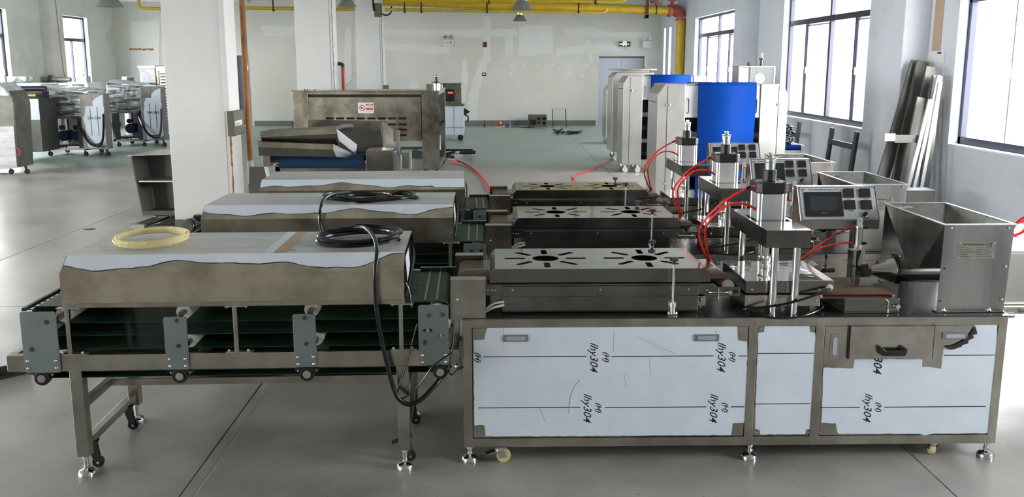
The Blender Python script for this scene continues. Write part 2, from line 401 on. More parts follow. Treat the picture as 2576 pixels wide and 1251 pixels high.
# filler patches on the back wall (thin raised plaster)
PN = [0]
def patch(pts, y=YB, name='filler_patch', m='patch', par=wb_):
    P = [at(px, py, y=y) for px, py in pts]
    wmin = min(max(p.x for p in P) - min(p.x for p in P), max(p.z for p in P) - min(p.z for p in P))
    poly = rag([(p.x, p.z) for p in P], .15, min(.025, wmin * .06))
    PN[0] += 1
    MB().prism(poly, 'xz', y - .003 - PN[0] * .0007, y + .002).build(name, m, par)
patch([(968, 72), (1060, 75), (1190, 74), (1270, 72), (1300, 74), (1302, 92), (1215, 93), (1120, 92), (968, 86)])
patch([(968, 108), (1040, 110), (1125, 118), (1132, 135), (1090, 136), (1030, 128), (968, 126)])
patch([(1216, 40), (1233, 40), (1234, 150), (1226, 165), (1205, 230), (1198, 305), (1175, 305), (1180, 240), (1200, 170), (1216, 140)])
patch([(1163, 152), (1174, 152), (1177, 200), (1170, 268), (1154, 268), (1160, 210)])
patch([(1270, 92), (1290, 92), (1292, 132), (1280, 142), (1272, 136)])
patch([(1330, 62), (1390, 66), (1392, 130), (1340, 140), (1306, 138), (1304, 70)])
patch([(1420, 76), (1480, 66), (1510, 76), (1560, 82), (1640, 80), (1640, 94), (1470, 94), (1424, 92)])
patch([(1400, 122), (1480, 112), (1560, 110), (1560, 128), (1500, 134), (1400, 138)])
patch([(1470, 100), (1482, 100), (1494, 158), (1484, 160)])
patch([(1032, 208), (1048, 206), (1052, 218), (1040, 226), (1030, 222)])
for (px, py) in ((1288, 164), (1318, 163), (1352, 163), (1390, 162), (1433, 163), (1477, 165), (1286, 186), (1432, 184), (1466, 190)):
    patch([(px + 4.2 * math.cos(k * .7), py + 4.2 * math.sin(k * .7)) for k in range(9)])
patch([(655, 66), (745, 64), (745, 88), (668, 90)])
patch([(870, 70), (885, 68), (885, 200), (870, 214), (862, 200)])
patch([(330, 55), (402, 52), (402, 215), (332, 215)])
# back wall openings
d = thing('door_1', 'double grey metal door set in the back wall at the right', 'door', (4.48, YB + .12, 0)); d['kind'] = 'structure'
MB().box(-.80, -.005, 0, .05, 0, 2.36).build('door_leaf', 'sash', d, bevel=.004)
MB().box(.005, .80, 0, .05, 0, 2.36).build('door_leaf', 'sash', d, bevel=.004)
MB().box(-.81, .81, -.02, .06, 2.36, 2.42).build('door_frame', 'skirt', d)
d = thing('door_2', 'narrow dark doorway at the left end of the back wall', 'door', (-8.91, YB + .1, 0)); d['kind'] = 'structure'
MB().box(-.19, .19, .12, .16, 0, 2.45).build('door_leaf', mat('bluegrey door', (.20, .24, .30), .5), d)
MB().box(.19, .29, -.13, -.10, 0, 2.5).box(-.29, -.19, -.13, -.10, 0, 2.5).box(-.29, .29, -.13, -.10, 2.45, 2.55).build('door_frame', 'white', d)
# outside wall pocket behind the doors keeps the light out
MB().box(-9.3, -8.5, YB + .28, YB + .34, 0, 2.6).box(3.4, 5.5, YB + .28, YB + .34, 0, 2.6).build('door_backing', 'skirt', wb_)

# windows: dark frames, pale sashes, glass, white reveals
def window(n, side, y0, y1, z0, z1, zt, bars, sashes, label):
    s = 1 if side == 'r' else -1; X = (XR + .16) if side == 'r' else (XL - .16)
    w = thing('window_%d' % n, label, 'window', (X, (y0 + y1) / 2, z0)); w['kind'] = 'structure'
    h = z1 - z0; L = (y1 - y0) / 2; t = .065 if y1 - y0 > 1 else .03; dx = .04
    f = MB().box(-dx, dx, -L, L, 0, t * 1.6).box(-dx, dx, -L, L, h - t, h).box(-dx, dx, -L, -L + t, 0, h).box(-dx, dx, L - t, L, 0, h)
    if zt: f.box(-dx, dx, -L, L, zt - z0 - t * .8, zt - z0 + t * .8)
    f.build('window_frame', 'frame', w, bevel=.004)
    for yb, top in bars:
        MB().box(-dx * .9, dx * .9, yb - (y0 + y1) / 2 - t * (.6 if top else .4), yb - (y0 + y1) / 2 + t * (.6 if top else .4), 0, h if top else (zt - z0 if zt else h)).build('mullion', 'frame', w, bevel=.003)
    for ya, yb in sashes:
        a = ya - (y0 + y1) / 2; b = yb - (y0 + y1) / 2; zz = (zt - z0) if zt else h; q = .03
        MB().box(-.012, .012, a, b, t, t + q).box(-.012, .012, a, b, zz - t - q, zz - t).box(-.012, .012, a, a + q, t, zz - t).box(-.012, .012, b - q, b, t, zz - t).build('sash', 'sash', w)
        MB().box(-.04 * s, -.015 * s, b - q * .8, b - q * .2, .85, .97).build('sash_latch', 'white', w, bevel=.003)
    MB().box(-.002, .002, -L + t, L - t, t, h - t).build('pane', 'glass', w)
    xi = (XR - XL) * 0
    MB().box(*(sorted((-.16 * s - .01 * s, -.04 * s))), -L - .0, L + .0, -.012, .012).build('window_sill', 'white', w, bevel=.003)
window(1, 'r', 6.6, 11.45, 1.1, 3.46, 2.93, [(9.35, True), (7.4, False), (10.4 - 3.4, False)], [(9.4, 10.45)], 'nearest right window, beside the leaning steel strips')
window(2, 'r', 14.2, 18.45, 1.1, 3.46, 2.93, [(16.2, True), (17.45, False), (15.05, False)], [(14.25, 15.0), (16.3, 17.4)], 'second right window above the H shaped stands')
window(3, 'r', 22.2, 26.6, 1.1, 3.46, 2.95, [(24.3, True), (25.6, False), (23.2, False)], [(22.25, 23.1), (24.4, 25.5)], 'far right window behind the blue belt machines')
window(4, 'r', 30.15, 30.55, 1.0, 3.36, None, [], [], 'narrow slit window beside the yellow down pipe')
window(5, 'r', 31.1, 31.45, 1.0, 3.36, None, [], [], 'narrow slit window next to the back right corner')
window(6, 'l', 28.2, 30.0, 1.0, 3.62, 2.9, [(29.1, False)], [], 'tall narrow left window near the back left corner')
window(7, 'l', 21.2, 25.1, 1.0, 3.6, 2.9, [(23.1, True)], [(23.2, 25.0)], 'left window cut by the left edge of the picture')
window(9, 'l', 13.2, 17.0, 1.0, 3.6, 2.9, [(15.1, True)], [], 'left window out of the picture, third from the back')
window(10, 'l', 5.0, 9.0, 1.0, 3.6, 2.9, [(7, True)], [], 'left window out of the picture, fourth from the back')
# sky portals in the window openings
for side, ops in (('r', WR), ('l', WL)):
    for (a, b, z0, z1) in ops:
        if b - a < 1: continue
        ld = bpy.data.lights.new('window_portal', 'AREA'); ld.shape = 'RECTANGLE'; ld.size = b - a; ld.size_y = z1 - z0; ld.cycles.is_portal = True
        lo = bpy.data.objects.new('window_portal', ld); COL.objects.link(lo)
        lo.location = ((XR + .27) if side == 'r' else (XL - .27), (a + b) / 2, (z0 + z1) / 2)
        d_ = Vector((-1, 0, 0)) if side == 'r' else Vector((1, 0, 0))
        lo.rotation_euler = d_.to_track_quat('-Z', 'Z').to_euler()

k_ = 12  # unseen side windows, added and sized to light the machine fronts
for side, lst in (("r", WR[:1]), ("l", WL[:2])):
    for a, b, z0, z1 in lst:
        window(k_, side, a, b, z0, z1, 2.93, [((a + b) / 2, True)], [], '%s side window behind the viewer, number %d' % ('right' if side == 'r' else 'left', k_ - 11)); k_ += 1
for i, (a, b, z0, z1) in enumerate(WF):
    w = thing('window_%d' % (12 + i), 'wide front window behind the viewer, number %d from the left' % (i + 1), 'window', ((a + b) / 2, YF - .15, z0)); w['kind'] = 'structure'
    L = (b - a) / 2; h = z1 - z0
    f = MB().box(-L, L, -.03, .03, 0, .07).box(-L, L, -.03, .03, h - .05, h).box(-L, -L + .05, -.03, .03, 0, h).box(L - .05, L, -.03, .03, 0, h)
    for k in range(1, 4): f.box(-L + k * L / 2 - .025, -L + k * L / 2 + .025, -.03, .03, 0, h)
    f.build('window_frame', 'frame', w); MB().box(-L + .05, L - .05, -.002, .002, .05, h - .05).build('pane', 'glass', w)
    ld = bpy.data.lights.new('window_portal', 'AREA'); ld.shape = 'RECTANGLE'; ld.size = b - a; ld.size_y = h; ld.cycles.is_portal = True
    lo = bpy.data.objects.new('window_portal', ld); COL.objects.link(lo); lo.location = ((a + b) / 2, YF - .29, (z0 + z1) / 2); lo.rotation_euler = (math.radians(90), 0, 0)
# neighbouring buildings outside the right windows
M['siding'] = mat('white siding', (.78, .80, .84), .6, nscale=2, col2=(.74, .76, .80))
M['far_block'] = mat('pale blue grey render', (.55, .60, .72), .8, nscale=1, col2=(.50, .55, .66))
b1 = thing('sided_building', 'white neighbouring house clad in horizontal boards outside the nearest right window', 'building', (11.2, 22, -2))
MB().box(-1.3, .9, .05, 5, 0, 13).build('wall', 'siding', b1)
k = 0
while k < 60:
    MB().prism([(0, k * .22), (.0, k * .22 + .205), (.03, k * .22 + .205), (.05, k * .22)], 'yz', -1.3, .9).build('siding_board', 'siding', b1) if k == 0 else None
    k += 1
sb = b1.children[-1]
sb.location = (0, 0, 0)
for k in range(1, 59):
    c = sb.copy(); COL.objects.link(c); c.parent = b1; c.location = (0, 0, k * .22)
for q in (sb,) : pass
MB().box(.9, 1.05, -.05, .3, 0, 13).build('corner_board', 'siding', b1)
b2 = thing('far_building', 'pale grey block of flats far outside the second right window', 'building', (22.5, 60, -2))
MB().box(-3.5, 3.5, 0, 8, 0, 8.2).build('wall', 'far_block', b2)
for i in range(4):
    for j in range(2): MB().box(-2.9 + i * 1.6, -2.0 + i * 1.6, -.06, 0, 2.2 + j * 2.8, 3.8 + j * 2.8).build('window', 'sash', b2)
ground = box(8, 60, -40, 90, -2.2, -2.0).build('floor_outside', 'slab'); tag(ground, 'pale paved ground outside the right windows', 'ground', kind='structure')
ground = box(-60, -16, -40, 90, -2.2, -2.0).build('floor_outside', 'slab'); tag(ground, 'pale paved ground outside the left windows', 'ground', kind='structure')

# columns
def column(x, y, n, label, extras):
    t = thing('column', label, 'column', (x, y, 0)); t['kind'] = 'structure'
    MB().box(0, .78, 0, .45, .15, 4.5).build('shaft', 'colmn', t, bevel=.012)
    MB().box(-.003, .783, -.003, .453, 0, .15).build('base_band', 'skirt', t)
    # chipped strip along the right hand corner
    z = .2; L_ = []; R_ = []
    top = 1.25 if n == 0 else 3.9
    while z < top:
        w = random.uniform(.004, .016) * (1.2 if n == 0 else .7) * (1.6 if random.random() < .12 else 1)
        L_.append((.768 - w * .5 + random.uniform(-.003, .003), z)); R_.append((.772 + w * .5, z)); z += random.uniform(.02, .06)
    MB().prism(L_ + R_[::-1], 'xz', -.002, .004).build('cracked_edge', 'rust' if n == 0 else 'skirt', t)
    MB().box(.71, .718, -.0015, .002, .2, 4.4).build('paint_seam', 'tan' if n == 0 else 'skirt', t)
    return t
c1 = column(-4.11, 11.4, 0, 'nearest square white column, rusty pipe at its right', 1)
c2 = column(-4.11, 18.95, 1, 'middle white column behind the vented steel machine', 1)
c3 = column(-4.11, 27.2, 1, 'farthest white column, near the yellow pipe end', 1)
# ================================================================ forming machines (three alike)
OX, OY = -.17, 4.5
def lp(px, py, y=4.5):            # pixel -> machine-local (x, z) on a plane y
    p = at(px, py, y=y); return (p.x - OX, p.z)
def lp3(px, py, y):
    p = at(px, py, y=y); return (p.x - OX, p.y - OY, p.z)

def level_foot(parent, x, y, ztop, r=.045, name='levelling_foot'):
    b = MB().lathe([(r, .0), (r, .010), (r * .96, .020), (r * .80, .030), (r * .35, .036), (.012, .040), (.012, ztop + .012)], (x, y, 0), 24)
    b.cyl((x, y, .045), (x, y, .056), .017, 6).cyl((x, y, ztop - .014), (x, y, ztop), .018, 6)
    return b.build(name, 'chrome', parent)
def caster(parent, x, y, ztop, wheel='nylon', rz=0., r=.036, brake=False, fork='chrome'):
    m = Matrix.Translation((x, y, 0)) @ Matrix.Rotation(rz, 4, 'Z')
    def T(p): return tuple(m @ Vector(p))
    b = MB(); off = .022
    b.box(-.032, .032, -.026, .026, ztop - .006, ztop, m)
    b.cyl(T((0, 0, ztop - .022)), T((0, 0, ztop - .006)), .022, 16)
    for s in (-1, 1):
        b.prism([(-.022, ztop - .02), (.022, ztop - .02), (off + .014, r - .004), (off - .014, r - .008)], 'xz', s * .019 - .0015, s * .019 + .0015) if rz == 0 and x == y == 0 else \
            b._add([m @ Vector(p) for p in [(-.022, s * .019 - .0015, ztop - .02), (.022, s * .019 - .0015, ztop - .02), (off + .014, s * .019 - .0015, r - .004), (off - .014, s * .019 - .0015, r - .008),
                                            (-.022, s * .019 + .0015, ztop - .02), (.022, s * .019 + .0015, ztop - .02), (off + .014, s * .019 + .0015, r - .004), (off - .014, s * .019 + .0015, r - .008)]],
                   ((0, 1, 2, 3), (7, 6, 5, 4), (0, 4, 5, 1), (1, 5, 6, 2), (2, 6, 7, 3), (3, 7, 4, 0)))
    if brake:
        b._add([m @ Vector(p) for p in [(-.075, -.022, ztop - .040), (.02, -.022, ztop - .016), (.02, .022, ztop - .016), (-.075, .022, ztop - .040),
                                        (-.075, -.022, ztop - .035), (.02, -.022, ztop - .010), (.02, .022, ztop - .010), (-.075, .022, ztop - .035)]],
               ((0, 3, 2, 1), (4, 5, 6, 7), (0, 1, 5, 4), (1, 2, 6, 5), (2, 3, 7, 6), (3, 0, 4, 7)))
    c = b.build('caster', fork, parent)
    MB().cyl(T((off, -.013, r)), T((off, .013, r)), r, 22).build('wheel', wheel, c, bevel=.004)
    MB().cyl(T((off, -.0225, r)), T((off, .0225, r)), .007, 10).build('axle', 'chrome', c)
    return c

def make_machine():
    T = thing('forming_machine', '', 'machine', (OX, OY, 0))
    Lx, D, ZB, ZT = 2.872, .86, .088, .80
    w = .047
    # cabinet frame
    f = MB()
    for x in (0, 1.502, 1.857, Lx - w):
        for y in (0, D - w): f.box(x, x + w, y, y + w, ZB, ZT - .002)
    for z0, z1 in ((ZB, ZB + .05), (ZT - .048, ZT)):
        f.box(0, Lx, 0.001, w, z0, z1).box(0, Lx, D - w, D - .001, z0, z1)
        for x in (0.001, 1.503, 1.858, Lx - w - .001): f.box(x, x + w, w, D - w, z0, z1)
    f.build('cabinet_frame', 'steel', T, bevel=.002)
    MB().box(-.002, Lx + .016, -.004, D + .004, ZT, ZT + .005).build('worktop', 'steel_top', T, bevel=.0015)
    MB().box(.01, Lx - .01, D - .012, D - .008, ZB, ZT).build('back_panel', 'steel', T)
    MB().box(.008, .012, .01, D - .01, ZB, ZT).box(Lx - .012, Lx - .008, .01, D - .01, ZB, ZT).build('end_panel', 'steel', T)
    MB().box(.01, Lx - .01, .01, D - .01, ZB + .002, ZB + .006).build('bottom_panel', 'steel_dark', T)

    # front panels with film and print
    def panel(x0, x1, z0=.1405, z1=.7505): return MB().box(x0 + .003, x1 - .003, .004, .02, z0, z1).build('door_panel', 'steel', T, bevel=.002)
    yf = .0035
    def film(par, poly, step=.025, amp=.002):
        return MB().prism(rag([lp(*p) for p in poly], step, amp), 'xz', yf - .0012, yf + .0005).build('protective_film', 'film', par)
    def band(b, x0, x1, z, t=.0022): b.box(x0, x1, yf - .0022, yf - .0010, z - t, z + t)
    def word(b, x, z): b.text('lhy304', .060, reading_down(x - .004, yf - .0018, z), shear=.4, bold=.0003)
    def H(b, x, z): b.text('(H)', .040, reading_down(x + .006, yf - .0018, z), shear=.4, bold=.0008)
    p1 = panel(w, 1.502)
    film(p1, [(1226, 823), (1855, 822), (1857, 857), (1880, 860), (1881, 880), (1874, 1064), (1843, 1066), (1840, 1095), (1300, 1099), (1222, 1098), (1217, 1071), (1193, 1071), (1192, 857), (1218, 855)])
    b = MB()
    band(b, .106, .646, .594); band(b, .780, 1.320, .592); band(b, 1.453, 1.497, .590)
    band(b, .077, .620, .311); band(b, .752, 1.294, .308); band(b, 1.425, 1.497, .307)
    word(b, .690, .592); word(b, 1.366, .590); word(b, .660, .311); word(b, 1.336, .305)
    H(b, .746, .592); H(b, 1.415, .590); H(b, .711, .310); H(b, 1.389, .307); H(b, .070, .594)
    b.build('printed_marks', 'ink', p1)
    # scratches in the film
    b = MB()
    b.tube([(x, yf - .0015, z) for x, z in [lp(1459, 957), lp(1444, 975), lp(1433, 1005), lp(1431, 1040)]], .0009, 5)
    for a, c in (((1266, 826), (1268, 880)), ((1545, 832), (1543, 885)), ((1634, 900), (1636, 945)), ((1569, 938), (1576, 975)), ((1800, 832), (1808, 876)), ((1355, 1022), (1372, 1062)), ((1602, 850), (1650, 868)), ((1640, 870), (1700, 890))):
        b.tube([(q[0], yf - .0015, q[1]) for q in (lp(*a), lp(*c))], .0007, 5)
    b.build('scratches', 'skirt', p1, kind='stuff')
    def lock(par, x0, x1, z0, z1):
        vert = (z1 - z0) > (x1 - x0)
        l = MB().box(x0, x1, -.004, .006, z0, z1).build('panel_lock', 'sheet_grey', par, bevel=.0015)
        cx, cz = (x0 + x1) / 2, (z0 + z1) / 2; h = .015
        if vert:
            pl = [(cx + h * math.cos(a) * .75, z1 - .03 + h * math.sin(a)) for a in [k * math.pi / 8 for k in range(9)]] + [(cx + h * math.cos(a) * .75, z0 + .03 + h * math.sin(a)) for a in [math.pi + k * math.pi / 8 for k in range(9)]]
        else:
            pl = [(x1 - .03 + h * math.cos(a), cz + h * math.sin(a) * .75) for a in [-math.pi / 2 + k * math.pi / 8 for k in range(9)]] + [(x0 + .03 + h * math.cos(a), cz + h * math.sin(a) * .75) for a in [math.pi / 2 + k * math.pi / 8 for k in range(9)]]
        b = MB().prism(pl, 'xz', -.007, -.004); b.cyl((cx + (.012 if not vert else 0), -.009, cz - (.025 if vert else 0)), (cx + (.012 if not vert else 0), -.006, cz - (.025 if vert else 0)), .005, 12)
        b.build('lock_insert', 'sash', par, bevel=.001)
    lock(p1, .209, .342, .677, .714); lock(p1, 1.212, 1.345, .675, .711)
    p2 = panel(1.549, 1.857)
    film(p2, [(1925, 821), (2037, 821), (2038, 836), (2052, 838), (2051, 870), (2046, 960), (2041, 1080), (2028, 1082), (2026, 1093), (1912, 1094), (1911, 1083), (1900, 1081), (1903, 960), (1908, 838), (1923, 836)])
    b = MB(); band(b, 1.553, 1.853, .603); band(b, 1.552, 1.850, .322); b.build('printed_marks', 'ink', p2)
    b = MB()
    for px, py in ((1914, 826), (2046, 826), (1904, 1089), (2034, 1088)):
        x, z = lp(px, py); b.lathe([(.006, .006), (.006, 0), (.0045, -.003), (.001, -.004)], (x, .001, z), 12, 'y')
    b.build('screw', 'chrome', p2)
    p3 = panel(1.904, Lx - w)
    film(p3, [(2072, 926), (2147, 928), (2150, 904), (2321, 904), (2320, 924), (2368, 928), (2374, 878), (2384, 880), (2408, 873), (2428, 860), (2446, 846), (2453, 818), (2510, 818), (2507, 900), (2503, 980), (2491, 1090), (2350, 1092), (2328, 1096), (2310, 1092), (2108, 1092), (2103, 1066), (2067, 1065), (2069, 1000)])
    # peeled dark curl of the film
    b = MB()
    pl = [(2453, 820), (2458, 840), (2447, 843), (2449, 850), (2436, 856), (2434, 864), (2420, 868), (2418, 872), (2398, 879), (2388, 880), (2376, 872), (2400, 868), (2420, 858), (2440, 840)]
    b.prism([lp(*p) for p in pl], 'xz', -.004, -.002); b.build('film_curl', 'iron', p3)
    b = MB(); band(b, *(lp(2374, 897)[0], lp(2503, 897)[0]), .587); band(b, 1.905, 2.119, .299); band(b, 2.252, 2.800, .299)
    word(b, 2.165, .302); H(b, 2.214, .302)
    b.text('304', .064, reading_down(2.196, yf - .0018, .540), shear=.35, bold=.0009)
    b.build('printed_marks', 'ink', p3)
    lock(p3, 1.938, 1.983, .577, .707); lock(p3, 2.530, 2.664, .677, .711)
    dr = MB().box(2.036, 2.478, -.014, .004, .576, .753).build('drawer', 'steel', T, bevel=.002)
    MB().box(2.030, 2.036, -.010, .005, .574, .756).box(2.478, 2.483, -.010, .005, .574, .756).build('drawer_gap', 'black', T)
    b = MB(); b.prism([(2.183, .640), (2.192, .604), (2.206, .600), (2.312, .600), (2.324, .606), (2.330, .640), (2.312, .645), (2.298, .630), (2.214, .630), (2.200, .645)], 'xz', -.050, -.036)
    b.box(2.186, 2.206, -.04, -.012, .606, .642).box(2.306, 2.327, -.04, -.012, .606, .642); b.build('handle', 'black', dr, bevel=.004)

    # feet and casters
    for x in (.03, 1.545, Lx - .03):
        for y in (.03, D - .04): level_foot(T, x, y, ZB)
    caster(T, .19, .012, ZB + .002, 'yellow_hose', .15, .038, True); caster(T, 2.56, .05, ZB + .002, 'yellow_hose', 1.45, .036)
    caster(T, .20, D - .1, ZB + .002, 'yellow_hose', .3, .036); caster(T, 2.60, D - .1, ZB + .002, 'yellow_hose', 1.2, .036)

    # ---------------- heating tunnel
    ex = .030
    x0, x1, y0, y1, zt, zb = .141, 1.312, .098, .632, 1.043, .972
    out = [(.168, y0), (1.284, y0), (1.284, y1), (.168, y1)]
    holes = []
    for cx in (.449 + .0, 1.000):
        cy = .361; holes.append(circle(cx, cy, .072, 32))
        for k in range(8):
            a = k * math.pi / 4; ca, sa = math.cos(a), math.sin(a); hw = .0165; c = .008
            pts = [(.112, -hw + c), (.112 + c, -hw), (.228 - c, -hw), (.228, -hw + c), (.228, hw - c), (.228 - c, hw), (.112 + c, hw), (.112, hw - c)]
            holes.append([(cx + u * ca - v * sa, cy + u * sa + v * ca) for u, v in pts])
    tc = MB().sheet(out, holes, .003, Matrix.Translation((0, 0, zt))).build('tunnel_cover', 'mirror', T)
    b = MB()
    b.prism([(.168, zt), (1.284, zt), (x1, zt - .030), (x1, zb), (x0, zb), (x0, zt - .030)], 'xz', y0 - .002, y0 + .001)
    b.prism([(.168, zt), (1.284, zt), (x1, zt - .030), (x1, zb), (x0, zb), (x0, zt - .030)], 'xz', y1 - .001, y1 + .002)
    for s, xa, xb in ((0, x0, .168), (1, x1, 1.284)):
        b._add([(xb, y0, zt), (xb, y1, zt), (xa, y1, zt - .030), (xa, y0, zt - .030)], ((0, 1, 2, 3),))
        b._add([(xa, y0, zb), (xa, y1, zb), (xa, y1, zt - .030), (xa, y0, zt - .030)], ((0, 1, 2, 3),)) if s else b._add([(xa, y0, zt - .055), (xa, y1, zt - .055), (xa, y1, zt - .030), (xa, y0, zt - .030)], ((0, 1, 2, 3),))
    b.build('cover_skirt', 'steel_dark', tc)
    MB().box(x0 - .001, x0 + .001, .16, .26, zt - .05, zt - .012).build('film_strip', 'film', tc)
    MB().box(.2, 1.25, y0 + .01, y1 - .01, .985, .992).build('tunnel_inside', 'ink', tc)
    # side rails and lower pan
    for yy, s in ((.078, 1), (.640, -1)):
        b = MB(); ys_, ye = (yy, yy + .012)
        b.prism([(.122, .966), (1.325, .966), (1.345, .948), (1.468, .945), (1.468, .897), (1.30, .897), (1.27, .91), (.20, .91), (.18, .905), (.122, .905)], 'xz', ys_, ye)
        b.build('side_rail', 'steel_dark', T, bevel=.0015)
    b = MB(); b.box(.205, 1.243, .066, .078, .902, .957).build('rail_flange', 'steel_dark', T, bevel=.002)
    b = MB(); b.prism([(.205, .902), (1.243, .902), (1.243, .822), (1.236, .815), (.212, .815), (.205, .822)], 'xz', .070, .640); b.build('lower_pan', 'steel_dark', T, bevel=.002)
    b = MB()
    for px in (1289, 1511, 1733): x = lp(px, 725, 4.56)[0]; b.lathe([(.007, .004), (.007, 0), (.005, -.004), (.001, -.005)], (x, .064, .939), 12, 'y')
    for px in (1227, 1238, 1246, 1780): x, z = lp(px, 731, 4.57); b.lathe([(.007, .004), (.007, 0), (.005, -.004), (.001, -.005)], (x, .076, z), 12, 'y')
    b.cyl((1.30, .072, .920), (1.42, .072, .920), .004, 8).box(1.345, 1.350, .058, .080, .885, .950).cyl((1.41, .060, .920), (1.41, .078, .920), .011, 6).cyl((1.385, .066, .920), (1.398, .066, .920), .009, 6)
    b.build('bolt', 'chrome', T)
    MB().prism([(1.43, .912), (1.455, .912), (1.46, .922), (1.455, .932), (1.43, .932)], 'xz', .0765, .078).build('slot', 'black', T)
    # brown belt with its rollers
    MB().cyl((1.405, .10, .943), (1.405, .625, .943), .036, 24).cyl((1.405, .085, .943), (1.405, .10, .943), .030, 20).build('belt_roller', 'steel_light', T)
    MB().cyl((.0, .10, .943), (.0, .625, .943), .036, 24).build('belt_roller', 'steel_light', T)
    prof = [(0 + .04 * math.cos(a), .943 + .04 * math.sin(a)) for a in [math.pi / 2 + k * math.pi / 10 for k in range(11)]] + [(1.405 + .04 * math.cos(a), .943 + .04 * math.sin(a)) for a in [-math.pi / 2 + k * math.pi / 10 for k in range(11)]]
    vs = []; n = len(prof)
    for yy in (.125, .60): vs += [(u, yy, v) for u, v in prof]
    MB()._add(vs, [(k, (k + 1) % n, (k + 1) % n + n, k + n) for k in range(n)], smooth=True).build('teflon_belt', 'belt_brown', T, solid=.003)
    # drive cover box at the left end
    MB().box(-.064, .119, .0, .006, .793, 1.010).box(.114, .119, .0, .085, .793, 1.010).box(-.064, .119, .0, .085, 1.006, 1.010).box(-.064, -.060, .0, .085, .793, 1.010).build('drive_cover', 'steel', T, bevel=.001)
    MB().box(-.064, .1, .62, .70, .80, 1.008).build('drive_cover', 'steel', T, bevel=.001)
    MB().lathe([(.005, .003), (.005, 0), (.001, -.003)], (-.027, -.002, .905), 10, 'y').build('bolt', 'chrome', T)
    MB().box(-.06, .14, .20, .62, .82, .88).build('motor_mount', 'iron', T)
    MB().tube([(.115, .06, .835), (.16, .055, .868), (.215, .065, .875)], .006, 8).tube([(.115, .06, .822), (.16, .05, .848), (.215, .065, .858)], .007, 8).build('white_wire', 'nylon', T)
    # height adjusting rods
    for (x, y, zk, zr) in ((1.105, .052, 1.105, .857), (1.098, .675, 1.075, .857)):
        a = MB().cyl((x, y, zr), (x, y, zk - .012), .0065, 12).build('adjusting_rod', 'chrome', T)
        b = MB(); pts = []
        for k in range(32):
            r = .019 + .0045 * math.cos(k / 32 * 2 * math.pi * 6); pts.append((x + r * math.cos(2 * math.pi * k / 32), y + r * math.sin(2 * math.pi * k / 32)))
        b.prism(pts, 'xy', zk - .012, zk + .008); b.cyl((x, y, zk - .028), (x, y, zk - .012), .010, 14); b.build('star_knob', 'black', a, bevel=.002)
        b = MB(); b.cyl((x, y, .806), (x, y, .848), .0135, 18).cyl((x, y, .848), (x, y, .872), .018, 18).box(x - .026, x + .026, y - .014, y + .014, .805, .812)
        b.cyl((x - .019, y, .812), (x - .019, y, .820), .007, 6).cyl((x + .019, y, .812), (x + .019, y, .820), .007, 6); b.build('rod_socket', 'alu', a)
    MB().box(1.243, 1.290, .10, .14, .84, .892).build('sensor_bracket', 'steel_light', T, bevel=.001)
    MB().sphere((1.262, .096, .876), .010, 12).cyl((1.262, .094, .83), (1.264, .094, .87), .0015, 6).build('sensor', 'brass', T)

    # ---------------- press
    xa, xb, ya, yb = 1.570, 1.805, .012, .70
    out = [(xa, ya), (xb, ya), (xb, yb), (xa, yb)]
    hd = MB().sheet(out, [[(xa + .02, .27), (xb - .02, .27), (xb - .02, .50), (xa + .02, .50)]], .003, Matrix.Translation((0, 0, 1.262))).build('press_head', 'mirror', T)
    MB().box(xa, xb, ya, ya + .003, 1.170, 1.2605).box(xa, xb, yb - .003, yb, 1.170, 1.2605).box(xa, xa + .003, ya, yb, 1.170, 1.2605).box(xb - .003, xb, ya, yb, 1.170, 1.2605).build('head_side', 'steel_dark', hd)
    MB().box(xa + .004, xb - .004, ya + .004, yb - .004, 1.20, 1.222).build('head_plate', 'steel_dark', hd)
    for x in (1.628, 1.743):
        for y in (.035, .655): MB().cyl((x, y, .805), (x, y, 1.205), .0195, 24).build('guide_post', 'chrome', T)
    cx, cy = 1.687, .385; h = .080; c = .026
    def octo(h, c): return [(cx - h + c, cy - h), (cx + h - c, cy - h), (cx + h, cy - h + c), (cx + h, cy + h - c), (cx + h - c, cy + h), (cx - h + c, cy + h), (cx - h, cy + h - c), (cx - h, cy - h + c)]
    cyl = MB().prism(octo(.078, .020), 'xy', 1.222, 1.412).build('air_cylinder', 'alu', T, bevel=.006)
    b = MB()
    for sx in (-1, 1):
        for sy in (-1, 1): b.cyl((cx + sx * .066, cy + sy * .066, 1.225), (cx + sx * .066, cy + sy * .066, 1.412), .015, 16)
    b.build('tie_rod', 'alu', cyl)
    MB().prism(octo(.089, .026), 'xy', 1.412, 1.472).build('cylinder_cap', 'black', cyl, bevel=.005)
    b = MB()
    for sx in (-1, 1):
        for sy in (-1, 1): b.cyl((cx + sx * .066, cy + sy * .066, 1.470), (cx + sx * .066, cy + sy * .066, 1.476), .011, 12)
    b.build('cap_screw', 'iron', cyl)
    MB().cyl((cx, cy, 1.470), (cx, cy, 1.535), .036, 24).build('end_collar', 'black', cyl, bevel=.003)
    b = MB().cyl((cx, cy, 1.535), (cx, cy, 1.575), .028, 24).cyl((cx, cy, 1.577), (cx, cy, 1.594), .030, 24).cyl((cx, cy, 1.596), (cx, cy, 1.607), .033, 6).cyl((cx, cy, 1.607), (cx, cy, 1.628), .017, 6)
    b.build('stroke_adjuster', 'chrome', cyl, bevel=.0015)
    MB().box(cx + .079, cx + .084, cy - .06, cy - .052, 1.24, 1.40).build('sensor_strip', 'sash', cyl)
    b = MB().cyl((cx - .0, cy, 1.04), (cx, cy, 1.20), .020, 20).cyl((cx, cy, 1.028), (cx, cy, 1.044), .040, 20).cyl((cx, cy, .982), (cx, cy, 1.028), .024, 20)
    b.build('piston_rod', 'chrome', T)
    MB().cyl((cx, cy, .984), (cx, cy, 1.000), .030, 20).build('rod_collar', 'chrome', T)
